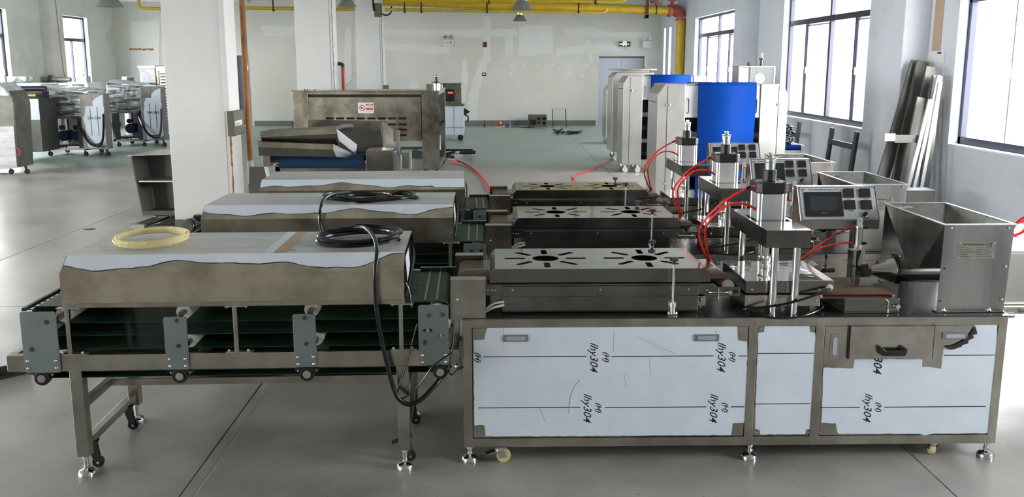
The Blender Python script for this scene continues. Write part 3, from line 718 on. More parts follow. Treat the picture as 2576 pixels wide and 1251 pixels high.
    up = MB().box(1.493, 1.962, .070, .560, .914, .978).build('hot_plate', 'steel_dark', T, bevel=.003)
    MB().box(1.495, 1.905, .073, .558, .978, .981).build('mirror_sheet', mat('crinkled mirror film', (.66, .66, .64), .06, 1, bump=.35, bscale=5), up)
    MB().box(1.907, 1.960, .073, .558, .978, .982).build('side_strip', 'steel_light', up)
    lo = MB().box(1.493, 1.895, .075, .555, .838, .902).build('lower_plate', 'steel', T, bevel=.003)
    MB().box(1.51, 1.88, .10, .53, .902, .914).build('plate_gap', 'ink', T)
    MB().box(1.53, 1.87, .15, .50, .805, .838).build('plate_base', 'steel_dark', T)
    b = MB()
    for x, z in ((1.527, .935), (1.887, .932), (1.522, .875), (1.874, .872)): b.lathe([(.007, .004), (.007, 0), (.005, -.004), (.001, -.005)], (x, .068 if z > .9 else .073, z), 12, 'y')
    b.build('bolt', 'chrome', T)
    MB().lathe([(.016, .006), (.016, -.006), (.013, -.016), (.007, -.020)], (1.938, .064, .947), 16, 'y').build('cable_gland', 'nylon', T)

    # ---------------- outfeed table with small brown belt
    MB().box(2.018, 2.312, .052, .47, .807, .812).box(2.018, 2.312, .052, .058, .81, .888).box(2.018, 2.312, .46, .466, .81, .888).build('small_conveyor_frame', 'steel', T, bevel=.001)
    MB().box(2.02, 2.31, .046, .052, .816, .884).build('side_plate', 'steel_dark', T, bevel=.002)
    b = MB(); b.tube([(2.225, .038, .885), (2.240, .038, .880), (2.246, .038, .868), (2.246, .038, .812)], .003, 8, sub=1)
    b.cyl((2.215, .040, .848), (2.29, .040, .848), .0035, 8).cyl((2.295, .026, .848), (2.295, .050, .848), .012, 18).cyl((2.27, .036, .848), (2.278, .036, .848), .008, 6)
    b.build('tension_screw', 'chrome', T)
    vs = []; pr = [(1.90 + .011 * math.cos(a), .893 + .011 * math.sin(a)) for a in [math.pi / 2 + k * math.pi / 6 for k in range(7)]] + [(2.29 + .011 * math.cos(a), .893 + .011 * math.sin(a)) for a in [-math.pi / 2 + k * math.pi / 6 for k in range(7)]]
    for yy in (.075, .46): vs += [(u, yy, v) for u, v in pr]
    n = len(pr)
    MB()._add(vs, [(k, (k + 1) % n, (k + 1) % n + n, k + n) for k in range(n)], smooth=True).build('small_belt', 'belt_brown', T, solid=.003)
    MB().cyl((1.90, .076, .893), (1.90, .459, .893), .0095, 16).build('belt_roller', 'steel_light', T)
    MB().cyl((2.29, .076, .893), (2.29, .459, .893), .0095, 16).build('belt_roller', 'steel_light', T)
    b = MB().cyl((2.05, .56, .93), (2.05, .66, .93), .025, 18); b.build('idler_roller', 'nylon', T)
    b = MB().box(2.07, 2.17, .60, .64, .90, .925).cyl((2.12, .62, .92), (2.12, .62, .985), .005, 10).cyl((2.12, .62, .93), (2.12, .62, .945), .010, 6); b.build('rear_bracket', 'steel_dark', T)
    MB().sphere((2.12, .62, .995), (.009, .015), 12).build('pin_knob', 'black', T)

    # ---------------- cutter with upright air cylinder
    cxx, cyy = 2.213, .40
    ct = MB().cyl((cxx, cyy, 1.105), (cxx, cyy, 1.205), .0185, 20).build('cutter_cylinder', 'steel_light', T)
    MB().cyl((cxx, cyy, 1.085), (cxx, cyy, 1.108), .024, 8).cyl((cxx, cyy, 1.203), (cxx, cyy, 1.216), .0215, 20).build('cylinder_end', 'chrome', ct, bevel=.001)
    MB().sheet([(-.014, 0), (.014, 0), (.014, .042), (.008, .048), (-.008, .048), (-.014, .042)], [circle(0, .028, .005, 12)], .016, facing(cxx, cyy, 1.215)).build('clevis', 'alu', ct)
    MB().cyl((cxx + .02, cyy, 1.210), (cxx + .045, cyy, 1.210), .008, 10).cyl((cxx + .02, cyy, 1.115), (cxx + .045, cyy, 1.115), .008, 10).build('fitting', 'black', ct)
    MB().box(cxx - .045, cxx + .035, cyy - .02, cyy + .02, 1.078, 1.085).box(cxx - .018, cxx - .012, cyy - .018, cyy + .018, .885, 1.08).prism([(cxx + .03, 1.08), (cxx + .038, 1.08), (cxx + .02, .97), (cxx + .012, .97)], 'xz', cyy - .018, cyy + .018).box(cxx - .03, cxx + .03, cyy - .022, cyy + .022, .885, .892).build('cutter_bracket', 'steel_light', T, bevel=.001)
    b = MB().cyl((cxx, cyy, .985), (cxx, cyy, 1.08), .008, 10).box(cxx - .045, cxx - .02, cyy - .03, cyy + .03, .985, .992).box(cxx - .012, cxx + .055, cyy - .02, cyy + .02, .955, .985)
    b.cyl((cxx + .03, cyy - .03, .95), (cxx + .03, cyy + .03, .95), .022, 12).box(cxx + .035, cxx + .075, cyy - .028, cyy + .028, .93, .972).cyl((cxx + .05, cyy - .04, .985), (cxx + .05, cyy + .0, .985), .006, 8)
    b.cyl((cxx + .06, cyy, .97), (cxx + .06, cyy, 1.0), .006, 8).box(cxx + .02, cxx + .04, cyy - .035, cyy - .02, .94, 1.0); b.build('cutter_head', 'iron', T, bevel=.002)

    # ---------------- dough hopper
    hx0, hx1, hy0, hy1, zr = 2.512, 2.905, .06, .80, 1.278
    fp = [(2.520, .812), (2.880, .812), (2.895, zr), (2.525, zr)]
    hop = MB().prism(fp, 'xz', hy0 + .005, hy0 + .009).prism(fp, 'xz', hy1 - .009, hy1 - .005).build('hopper_end_plate', 'steel_hopper', T, bevel=.001)
    # funnel: sloping sheets between the end plates
    b = MB(); ya_, yb_ = hy0 + .009, hy1 - .009
    tl, tr = (2.527, zr), (2.892, zr); bx0, bx1, zb_ = 2.480, 2.80, .985
    by0, by1 = .345, .495
    b._add([(tl[0], ya_, zr), (tl[0], yb_, zr), (bx0 + .06, by1, zb_), (bx0 + .06, by0, zb_)], ((0, 1, 2, 3),))
    b._add([(tr[0], ya_, zr), (tr[0], yb_, zr), (bx1, by1, zb_), (bx1, by0, zb_)], ((0, 1, 2, 3),))
    b._add([(tl[0], ya_, zr), (tr[0], ya_, zr), (bx1, by0, zb_), (bx0 + .06, by0, zb_)], ((0, 1, 2, 3),))
    b._add([(tl[0], yb_, zr), (tr[0], yb_, zr), (bx1, by1, zb_), (bx0 + .06, by1, zb_)], ((0, 1, 2, 3),))
    b.build('funnel', 'steel_hopper', T, solid=.003)
    MB().tube([(2.60, .775, 1.262), (2.625, .770, 1.255), (2.65, .772, 1.262), (2.68, .768, 1.258)], .007, 6).build('film_scrap', 'nylon', hop)
    b = MB(); t = .016
    b.box(hx0, hx1, hy0 - .012, hy0 + .010, zr, zr + .006).box(hx0, hx1, hy1 - .010, hy1 + .012, zr, zr + .006).box(hx0, hx0 + .02, hy0 + .01, hy1 - .01, zr, zr + .006).box(hx1 - .02, hx1, hy0 + .01, hy1 - .01, zr, zr + .006)
    b.build('hopper_rim', 'steel_light', T, bevel=.002)
    MB().box(2.516, 2.886, hy0 - .006, hy0 + .045, .806, .812).box(2.516, 2.886, hy1 - .045, hy1 + .006, .806, .812).build('hopper_foot', 'steel', T, bevel=.001)
    b = MB()
    for x, z in ((2.557, 1.262), (2.862, 1.262), (2.865, 1.055), (2.862, .875)): b.lathe([(.008, .004), (.008, -.004), (.005, -.007), (.001, -.008)], (x, hy0 + .003, z), 12, 'y')
    for x in (2.555, 2.80):
        b.cyl((x, hy0 - .0, .806), (x, hy0, .832), .006, 8).cyl((x, hy0, .813), (x, hy0, .822), .011, 6).box(x - .03, x + .03, hy0 - .006, hy0 + .006, .812, .816)
    b.build('bolt', 'chrome', T)
    b = MB()
    for x, z in ((2.542, 1.045), (2.535, .868)): b.cyl((x, hy0 + .0045, z), (x, hy0 + .006, z), .006, 12)
    b.build('bolt_hole', 'black', T)
    np_ = MB().box(2.606, 2.800, hy0 + .003, hy0 + .006, 1.098, 1.187).build('nameplate', mat('dull brass nameplate', (.34, .32, .27), .4, .9, nscale=30, col2=(.26, .25, .21)), T, bevel=.001)
    b = MB().text('CE', .026, facing(2.768, hy0 + .0025, 1.172), bold=.0006)
    b.text('SSS FOOD MACHINERY', .0115, facing(2.690, hy0 + .0025, 1.174), bold=.0004)
    for k in range(5):
        z = 1.156 - k * .0115; b.box(2.615, 2.66 + .02 * (k % 3), hy0 + .0024, hy0 + .003, z, z + .002).box(2.70, 2.785 - .015 * (k % 2), hy0 + .0024, hy0 + .003, z, z + .002)
    b.build('plate_text', 'ink', np_)
    b = MB()
    for x, z in ((2.611, 1.182), (2.795, 1.183), (2.610, 1.102), (2.795, 1.103)): b.sphere((x, hy0 + .002, z), .004, 8)
    b.build('rivet', 'chrome', np_)
    b = MB().cyl((2.455, .42, .955), (2.88, .42, .955), .062, 28); b.build('auger_barrel', 'steel_dark', T)
    b = MB().cyl((2.440, .42, .955), (2.455, .42, .955), .080, 28).cyl((2.425, .42, .955), (2.436, .42, .955), .076, 28).cyl((2.430, .42, .955), (2.445, .42, .955), .068, 28)
    b.box(2.428, 2.452, .40, .44, 1.03, 1.05).cyl((2.44, .36, 1.048), (2.44, .46, 1.048), .006, 8).sphere((2.44, .35, 1.05), .012, 10); b.build('clamp_ring', 'steel_dark', T)
    MB().cyl((2.425, .42, .955), (2.300, .42, .955), .070, 28, .022).cyl((2.300, .42, .955), (2.280, .42, .955), .015, 16).build('nozzle_cone', 'mirror', T)
    MB().box(2.50, 2.53, .36, .48, .806, .90).box(2.80, 2.83, .36, .48, .806, .90).build('barrel_stand', 'steel_dark', T)

    # ---------------- operator panel on its post
    pz = [(.700, 1.140), (.700, 1.193), (.800, 1.385), (.860, 1.385), (.860, 1.140)]
    bx = MB().prism([(y, z) for y, z in pz], 'yz', 1.985, 2.458).build('control_box', 'steel', T, bevel=.003)
    fy = Vector((0, .100, .192)).normalized(); o = Vector((2.2215, .7495, 1.2885)); nrm = Vector((0, -.192, .100)).normalized()
    def FM(u, v, d=0.): return Matrix(((1, 0, nrm.x, o.x + u + nrm.x * d), (0, fy.y, nrm.y, o.y + fy.y * v + nrm.y * d), (0, fy.z, nrm.z, o.z + fy.z * v + nrm.z * d), (0, 0, 0, 1)))
    def rr(x0, x1, y0, y1, c=.008): return [(x0 + c, y0), (x1 - c, y0), (x1, y0 + c), (x1, y1 - c), (x1 - c, y1), (x0 + c, y1), (x0, y1 - c), (x0, y0 + c)]
    fp_ = MB().sheet(rr(-.225, .225, -.100, .100), [], .004, FM(0, 0, .002)).build('faceplate', 'faceplate', bx)
    MB().box(-.233, .233, -.107, -.104, 0, .006, FM(0, 0)).box(-.233, .233, .104, .107, 0, .006, FM(0, 0)).box(-.236, -.232, -.107, .107, 0, .006, FM(0, 0)).box(.232, .236, -.107, .107, 0, .006, FM(0, 0)).build('face_frame', 'sash', bx)
    sc = MB().sheet(rr(-.205, .022, -.084, .070, .004), [], .008, FM(0, 0, .006)).build('touch_screen', 'black', bx)
    MB().box(-.172, -.010, -.047, .044, 0, .0006, FM(0, 0, .010)).build('display', 'screen', sc)
    MB().text('TOUCH', .010, FM(-.092, -.064, .0108)).build('screen_logo', 'sash', sc)
    for i, u in enumerate((.066, .164)):
        for j, v in enumerate((.062, -.012)):
            mt = MB().box(-.030, .030, -.028, .028, 0, .016, FM(u, v, .004)).build('temperature_meter', 'iron', bx, bevel=.002)
            MB().box(-.024, .026, -.020, .026, 0, .001, FM(u, v, .020)).build('meter_window', 'black', mt)
    b = MB()
    for u, v, s in ((.070, .026, 'TCD-1'), (.168, .026, 'TCD-3'), (.070, -.048, 'TCD-2'), (.168, -.048, 'TCD-4')): b.text(s, .0105, FM(u, v, .0046), bold=.0002)
    b.text('POWER  SWITCH', .0085, FM(.142, -.094, .0046), bold=.0003)
    b.text('SSS Food Machinery Technology CO.,LTD', .0105, FM(-.083, .086, .0046), bold=.0003)
    b.build('face_text', 'ink', fp_)
    MB().sphere(tuple(FM(-.207, .084, .004).translation), .006, 8).box(-.013, .013, -.002, .002, 0, .001, FM(-.207, .088, .004)).box(-.010, .010, -.010, -.006, 0, .001, FM(-.207, .088, .004)).build('logo', 'brass', fp_)
    kb = MB(); p = FM(.148, -.072, .004).translation
    kb.cyl(p, p + nrm * .010, .018, 20); kb.build('switch_bezel', 'chrome', bx)
    MB().cyl(p + nrm * .010, p + nrm * .022, .013, 20).build('switch_knob', 'black', bx, bevel=.002)
    MB().box(2.335, 2.395, .775, .835, .805, 1.14).build('panel_post', 'steel_dark', T, bevel=.003)
    MB().box(2.30, 2.43, .75, .855, .805, .811).build('post_foot', 'steel_dark', T)

    # ---------------- red hoses and black cables
    y = 4.86
    A = [lp3(1903, 468, y - .02), lp3(1884, 472, y), lp3(1830, 501, y), lp3(1792, 534, y + .03), lp3(1768, 562, y + .06), lp3(1759.5, 590, y + .1), lp3(1765, 618, y + .15), lp3(1773, 640, y + .2), lp3(1786, 660, y + .25)]
    B = [lp3(1906, 533, y), lp3(1884.6, 517, y), lp3(1857, 511.5, y), lp3(1830, 517, y), lp3(1800, 539, y + .03), lp3(1779, 566, y + .06), lp3(1774.5, 594, y + .1), lp3(1781, 640, y + .2), lp3(1791, 660, y + .25)]
    MB().tube(A, .0065, 8).build('air_hose', 'hose', T); MB().tube(B, .0065, 8).build('air_hose', 'hose', T)
    p = Vector(lp3(1884, 472, y)); MB().cyl(p - Vector((.014, 0, .007)), p + Vector((.010, 0, .005)), .0085, 10).build('hose_joint', 'black', T)
    C = [lp3(2016, 654, 5.15), lp3(2045, 629, 5.08), lp3(2080, 604, 5.0), lp3(2115, 584, 4.94), lp3(2152, 569, 4.9)]
    D2 = [lp3(2018, 654, 5.15), lp3(2045, 634, 5.08), lp3(2080, 619, 5.0), lp3(2115, 612, 4.94), lp3(2148, 611, 4.9)]
    MB().tube(C, .0050, 8).build('air_hose', 'hose', T); MB().tube(D2, .0050, 8).build('air_hose', 'hose', T)
    K = [(1.938, .05, .945), lp3(2066, 736, 4.53), lp3(2030, 750, 4.51), lp3(1980, 764, 4.505), lp3(1920, 773, 4.53), lp3(1872, 778, 4.57), (1.50, .10, .812)]
    K2 = [(1.50, .12, .812), lp3(1880, 789, 4.53), lp3(1925, 798, 4.500), lp3(1975, 801, 4.50), lp3(2020, 795, 4.51), lp3(2060, 780, 4.56), (1.93, .12, .83), (1.95, .2, .84)]
    MB().tube(K, .0065, 8).build('power_lead', 'cable', T); MB().tube(K2, .0065, 8).build('power_lead', 'cable', T)
    return T
m1 = make_machine()
m1['label'] = 'nearest of three alike steel forming machines, white film on its front panels'
m2 = copy_tree(m1); m2.location = (OX + .165, OY + 1.60, 0); m2['label'] = 'middle one of three alike steel forming machines, behind the nearest'
m3 = copy_tree(m1); m3.location = (OX + .185, OY + 3.03, 0); m3['label'] = 'rearmost of three alike steel forming machines, before the blue belt machine'
for q in (m1, m2, m3): q['group'] = 'forming machines in a row'

# ================================================================ cooling conveyors (three alike)
def make_conveyor(loc, rz, seed, label):
    rnd = random.Random(seed)
    T = thing('cooling_conveyor', label, 'conveyor', loc, rz, 'cooling conveyors in a row')
    D = .79; ZB1, ZB2 = .578, .664
    for y in (0, D - .04):
        MB().box(-.30, 1.972, y, y + .04, ZB1, ZB2).build('beam', 'steel', T, bevel=.003)
    MB().box(-.30, -.26, .04, D - .04, ZB1, ZB2).box(1.932, 1.972, .04, D - .04, ZB1, ZB2).build('cross_beam', 'steel', T, bevel=.003)
    for x in (0, 1.65):
        for y in (.005, D - .07):
            MB().box(x, x + .062, y, y + .062, .112, ZB1).build('leg', 'steel', T, bevel=.003)
            level_foot(T, x + .031, y + .031, .112)
        MB().box(x + .01, x + .052, .067, D - .07, .15, .19).build('floor_rail', 'steel', T, bevel=.002)
        MB().box(x + .01, x + .052, .067, D - .07, .36, .40).build('brace', 'steel', T, bevel=.002)
        caster(T, x + .03, .13, .15, 'black', .2, .03, True, 'iron'); caster(T, x + .03, D - .16, .15, 'black', .2, .03, False, 'iron')
    MB().box(.052, 1.66, .38, .42, .36, .40).build('long_stretcher', 'steel', T, bevel=.002)
    # bearing plates
    def plate(x0, x1, z0, z1, bolts, slots=()):
        for y, fr in ((-.012, 1), (D + .004, 0)):
            c = .008
            poly = [(x0 + c, z0), (x1 - c, z0), (x1, z0 + c), (x1, z1 - c), (x1 - c, z1), (x0 + c, z1), (x0, z1 - c), (x0, z0 + c)]
            p = MB().prism(poly, 'xz', y, y + .008).build('bearing_plate', 'zinc', T, bevel=.001)
            if not fr: continue
            b = MB()
            for k, (x, z, r) in enumerate(bolts): b.ring((x, y - .002, z), (x, y, z), r * 1.25, r * .95, 20).lathe([(r * .8, .001), (r * .8, -.005), (r * .3, -.005), (r * .3, -.002)], (x, y, z), 16, 'y')
            b.build('bearing_bolt', 'steel_dark', p)
            b = MB()
            for x in (x0 + .018, x1 - .018):
                for z in (.602, .640): b.lathe([(.0085, .001), (.0085, -.004), (.005, -.008), (.001, -.009)], (x, y, z), 12, 'y')
            b.build('plate_screw', 'chrome', p)
            for (xa, xb_, z) in slots:
                MB().prism([(xa, z - .006), (xb_, z - .006), (xb_ + .005, z), (xb_, z + .006), (xa, z + .006), (xa - .005, z)], 'xz', y - .0012, y + .001).build('slot', 'black', p)
                MB().lathe([(.009, 0), (.009, -.006), (.004, -.007)], ((xa + xb_) / 2, y - .001, z), 6, 'y').build('slot_bolt', 'chrome', p)
    plate(-.207, -.031, .577, .894, [(-.078, .840, .010), (-.163, .700, .010)])
    plate(.494, .608, .583, .860, [(.560, .841, .009), (.562, .708, .009)])
    plate(1.136, 1.250, .586, .866, [(1.196, .845, .009), (1.200, .710, .009)])
    plate(1.768, 1.922, .592, .904, [(1.822, .851, .010), (1.890, .853, .010), (1.800, .707, .010)], [(1.795, 1.835, .772), (1.873, 1.893, .745)])
    # bearing blocks and wheels under the beam
    for x in (-.13, .555, 1.195, 1.875):
        for y in (-.006, D - .03):
            b = MB().box(x - .062, x + .062, y, y + .03, ZB1 - .012, ZB1)
            b.cyl((x, y - .004, .546), (x, y + .032, .546), .038, 24); k = b.build('bearing_block', 'black', T, bevel=.002)
            b = MB().lathe([(.020, 0), (.020, -.005), (.013, -.006), (.006, -.006)], (x, y - .004, .546), 18, 'y').cyl((x - .045, y + .012, ZB1 - .022), (x - .045, y + .012, ZB1 - .010), .007, 6).cyl((x + .045, y + .012, ZB1 - .022), (x + .045, y + .012, ZB1 - .010), .007, 6)
            b.build('bearing_cap', 'steel_light', k)
    # white rollers with dark shafts
    for x, z, r in ((-.018, .862, .040), (.578, .868, .038), (1.222, .872, .038), (-.12, .782, .030), (.60, .715, .034), (1.24, .715, .034), (1.90, .782, .030), (-.13, .565, .028), (.58, .565, .028), (1.22, .565, .028), (1.86, .860, .036)):
        o = MB().cyl((x, .050, z), (x, .735, z), r, 24).build('roller', 'nylon', T)
        MB().cyl((x, .004, z), (x, .785, z), .015, 14).build('roller_shaft', 'steel_dark', o)
    # belt strips: three closed loops, each strip a belt
    def strip(x0, x1, zt, zb, w=.0255):
        r = (zt - zb) / 2; cz = (zt + zb) / 2
        pr = [(x0 + r * math.cos(a), cz + r * math.sin(a)) for a in [math.pi / 2 + k * math.pi / 8 for k in range(9)]] + [(x1 + r * math.cos(a), cz + r * math.sin(a)) for a in [-math.pi / 2 + k * math.pi / 8 for k in range(9)]]
        n = len(pr); vs = []
        cxm, inner = (x0 + x1) / 2, .003
        for (yy, ins) in ((0, 0), (w, 0), (w, inner), (0, inner)):
            for u, v in pr:
                d = Vector((u - (x0 if u < cxm else x1), v - cz)); d = d.normalized() if d.length > 1e-6 else Vector((0, 1))
                vs.append((u - d.x * ins, yy, v - d.y * ins))
        fs = []
        for j in range(4):
            for k in range(n): fs.append((j * n + k, ((j + 1) % 4) * n + k, ((j + 1) % 4) * n + (k + 1) % n, j * n + (k + 1) % n))
        b = MB()._add(vs, fs); return b
    first = {}
    for nm, x0, x1, zt, zb in (('belt_strip', -.135, 1.885, .907, .816), ('belt_strip', -.13, 1.885, .752, .676), ('belt_strip', -.13, 1.885, .560, .526)):
        key = (zt,)
        s = strip(x0, x1, zt, zb).build(nm, 'belt_green', T); s.location = (0, .052, 0)
        for k in range(1, 24):
            c = s.copy(); COL.objects.link(c); c.parent = T; c.location = (0, .052 + k * .0285, 0)
    # rails beside the belt ends
    MB().box(1.74, 1.98, D - .05, D - .045, .86, .925).box(1.74, 1.98, D - .05, D - .02, .925, .929).build('belt_guide', 'steel_dark', T)
    b = MB().box(-.20, -.18, 0, D, .895, .912)
    b.build('comb_bar', 'iron', T, bevel=.002)
    b = MB()
    for k in range(14): b.box(-.18, -.135, .03 + k * .054, .036 + k * .054, .893, .897)
    b.build('comb_tooth', 'iron', T, kind='stuff')
    for x, y in ((1.80, .01), (1.86, .01)): MB().bar((x, .05, .912), (x + .0, D - .06, .912), .010, .006).build('finger_bar', 'steel_dark', T)
    # hood frame
    for y in (.002, D - .024):
        MB().box(0, 1.70, y, y + .022, .908, .932).build('hood_rail', 'steel', T, bevel=.001)
        for x in (.006, .835, 1.668):
            MB().box(x, x + .022, y, y + .018, ZB2, .908).build('hood_post', 'steel', T, bevel=.0015)
            b = MB().box(x - .04, x + .075, y - .002, y + .03, .904, .908).box(x - .045, x + .09, y - .002, y + .034, ZB2, ZB2 + .004)
            for q in (-.03, .065): b.cyl((x + q, y + .014, ZB2), (x + q, y + .014, ZB2 + .014), .007, 6).cyl((x + q, y + .014, .894), (x + q, y + .014, .906), .006, 6)
            b.build('post_clip', 'steel_light', T)
    prof = [(0, .933), (.0, 1.080), (.100, 1.157), (.690, 1.157), (D, 1.080), (D, .933)]
    hood = MB(); n = len(prof); vs = [(0.0, y, z) for y, z in prof] + [(1.70, y, z) for y, z in prof]
    hd = hood._add(vs, [(k, k + 1, k + 1 + n, k + n) for k in range(n - 1)]).build('hood', 'steel_dirty', T, solid=.003)
    # film on the hood with a wavy torn edge
    N = 70; ph = [rnd.uniform(0, 6) for _ in range(4)]
    b = MB(); rows = []
    for i in range(N + 1):
        x = .004 + i / N * 1.692
        wv = .55 + .16 * math.sin(x * 5.2 + ph[0]) + .10 * math.sin(x * 11 + ph[1]) + .05 * math.sin(x * 23 + ph[2]) + rnd.uniform(-.02, .02)
        if x > 1.45: wv -= (x - 1.45) * 2.0
        if x > 1.45 and seed == 3: wv = .8
        wv = min(.95, max(.04, wv))
        y0_, z0_ = .100 - .100 * wv, 1.157 - .077 * wv
        rows.append([(x, y0_ - .0022, z0_ + .0012), (x, .100 - .001, 1.1592), (x, .39, 1.1595), (x, .690, 1.1592), (x, .69 + .05, 1.157 - .0385 + .002)])
    vs = [p for r in rows for p in r]; m5 = 5
    fs = [(i * m5 + j, (i + 1) * m5 + j, (i + 1) * m5 + j + 1, i * m5 + j + 1) for i in range(N) for j in range(m5 - 1)]
    fo = b._add(vs, fs).build('hood_film', ['film', 'film_old'], hd)
    for p in fo.data.polygons:
        if abs(p.normal.z) > .97: p.material_index = 1
    if seed != 3:
        MB().quad((1.03, .102, 1.1605), (1.09, .102, 1.1605), (1.10, .688, 1.1605), (1.04, .688, 1.1605)).build('tape_strip', 'tan', hd)
        MB().quad((.98, .102, 1.1603), (1.03, .102, 1.1603), (1.04, .688, 1.1603), (.99, .688, 1.1603)).build('tape_strip', 'film', hd)
    # dark curled edge of the film
    MB().tube([(r[0][0], r[0][1] - .001, r[0][2] - .002) for r in rows[::2]], [.0009 + rnd.random() * .0022 for _ in range(len(rows[::2]))], 5, sub=1).build('torn_edge', 'iron', hd)
    MB().quad((1.702, .10, 1.13), (1.702, .33, 1.13), (1.706, .36, 1.03), (1.706, .16, .99)).build('end_flap', 'film', hd, solid=.001)
    MB().box(1.62, 1.69, .2, .62, 1.04, 1.09).build('fan_box', 'black', hd, bevel=.004)
    MB().tube([(1.70, .03, .94), (1.71, .10, .96), (1.715, .3, 1.0), (1.715, .55, 1.03), (1.70, .70, 1.06)], .009, 8).build('fan_lead', 'cable', hd)
    return T
c_1 = make_conveyor((-2.16, 4.36, 0), math.radians(1.6), 1, 'nearest cooling conveyor with green belts, yellow and black coils on its hood')
c_2 = make_conveyor((-1.985, 5.985, 0), math.radians(.8), 2, 'middle cooling conveyor, only a black coil lying on its hood')
c_3 = make_conveyor((-1.95, 7.37, 0), math.radians(2.0), 3, 'rearmost cooling conveyor with bare hood under the blue roller machine')
# ================================================================ coils and hanging cables on the conveyors
def coil(c, rx, ry, r, turns, lift, seed, tail=None, wob=.02, rot=0.):
    rnd = random.Random(seed); pts = []
    for k in range(turns * 14):
        a = 2 * math.pi * k / 14; t = k / 14
        w = 1 + wob * math.sin(t * 2.3 + seed) + rnd.uniform(-wob, wob) * .4
        x, y = rx * w * math.cos(a), ry * w * math.sin(a)
        pts.append((c[0] + x * math.cos(rot) - y * math.sin(rot), c[1] + x * math.sin(rot) + y * math.cos(rot), c[2] + r + lift * ((t * 1.7) % turns) / turns + .004 * math.sin(a * 2 + t)))
    return pts
a = at(797, 600, z=1.175); b_ = at(1015, 597, z=1.175); f_ = at(905, 624, z=1.168); g_ = at(905, 573, z=1.20)
cx, cy = (a.x + b_.x) / 2, (f_.y + g_.y) / 2; rx, ry = (b_.x - a.x) / 2 - .02, (g_.y - f_.y) / 2 - .005
pts = coil((cx, cy, 1.160), rx, ry, .0105, 4, .045, 3, wob=.05)
hang = [(893, 573, 5.02, 1.215), ]
T = thing('power_cable', 'coiled black cable on the nearest hood, its end looping down before the conveyor', 'cable', (cx, cy, 1.16), group=None)
def rel(ps, o): return [tuple(Vector(p) - Vector(o)) for p in ps]
o = (cx, cy, 1.16)
MB().tube(rel(pts, o), .0105, 8, sub=3).build('coil', 'cable', T)
H1 = [tuple(pts[20]), tuple(Vector(at(900, 572, y=4.86))), tuple(at(926, 580, y=4.70)), tuple(at(944, 605, y=4.52)), tuple(at(948, 640, y=4.38)), tuple(at(943, 690, y=4.34)), tuple(at(945, 760, y=4.33)), tuple(at(955, 830, y=4.33)), tuple(at(970, 900, y=4.33)), tuple(at(985, 960, y=4.33)), tuple(at(1002, 1002, y=4.33)), tuple(at(1030, 1018, y=4.34)), tuple(at(1060, 1005, y=4.36)), tuple(at(1090, 975, y=4.40)), tuple(at(1112, 948, y=4.46)), tuple(at(1128, 930, y=4.60))]
MB().tube(rel(H1, o), .0120, 10).build('hanging_end', 'cable', T)
for ps in ([(1050, 815), (1040, 850), (1030, 890), (1015, 940), (1003, 975), (998, 1000), (1004, 1004)],
           [(1135, 888), (1110, 905), (1086, 925), (1065, 955), (1040, 985), (1015, 1002), (1003, 1003)]):
    MB().tube(rel([tuple(at(px, py, y=4.335)) for px, py in ps], o), .0042, 6).build('thin_lead', 'cable', T)
MB().tube(rel([tuple(at(px, py, y=4.37)) for px, py in ((1145, 838), (1140, 870), (1132, 905), (1130, 935), (1137, 943), (1150, 930), (1166, 924))], o), .0045, 6).build('thin_lead', 'cable', T)
MB().tube(rel([tuple(at(px, py, y=4.42)) for px, py in ((1022, 712), (1030, 730), (1034, 755), (1036, 775))], o), .0012, 5).build('tie_wire', 'steel_light', T)
# second coil
a = at(812, 497, z=1.175); b_ = at(1054, 495, z=1.175); f_ = at(930, 511, z=1.168); g_ = at(930, 478, z=1.2)
cx, cy = (a.x + b_.x) / 2, (f_.y + g_.y) / 2; o = (cx, cy, 1.16)
T = thing('power_cable', 'looped black cable on the middle hood, its end falling behind the nearest hood', 'cable', o)
rx, ry = (b_.x - a.x) / 2, (g_.y - f_.y) / 2
P1 = coil((cx - rx * .28, cy, 1.161), rx * .66, ry * .80, .0085, 3, .03, 5, wob=.06)
P2 = coil((cx + rx * .12, cy, 1.161), rx * .82, ry * .85, .0085, 2, .03, 9, wob=.04)
MB().tube(rel(P1 + P2, o), .0105, 8, sub=3).build('coil', 'cable', T)
MB().tube(rel([tuple(at(880, 484, y=6.45)), tuple(at(840, 488, y=6.25)), tuple(at(815, 502, y=6.08)), tuple(at(806, 530, y=5.98)), tuple(at(804, 560, y=5.96)), tuple(at(810, 590, y=5.95)), tuple(at(815, 640, y=5.93)), tuple(at(812, 720, y=5.9))], o), .012, 8).build('hanging_end', 'cable', T)
# yellow hose ring
a = at(296, 606, z=1.18); b_ = at(466, 600, z=1.18); cx = (a.x + b_.x) / 2; cy = at(380, 603, z=1.18).y
T = thing('hose_coil', 'pale yellow hose ring lying on the left of the nearest hood', 'hose', (cx, cy, 1.160))
pts = []
for k in range(6 * 24):
    a_ = 2 * math.pi * k / 24; t = k / 24
    rr_ = 1 + random.uniform(-.02, .02) + .03 * math.sin(t * 4)
    pts.append((.182 * rr_ * math.cos(a_) , .165 * rr_ * math.sin(a_), .008 + .0035 * t + .022 * (1 + math.sin(a_)) * .5 + .012 * (1 + math.cos(a_)) * .5 * (t / 6)))
MB().tube(pts, .0078, 7, sub=2).build('ring', 'yellow_hose', T)
MB().tube([(p[0] * .97, p[1] * .97, p[2] + .012) for p in pts[:48]], .005, 7, sub=2).build('ring', 'yellow_hose', T)
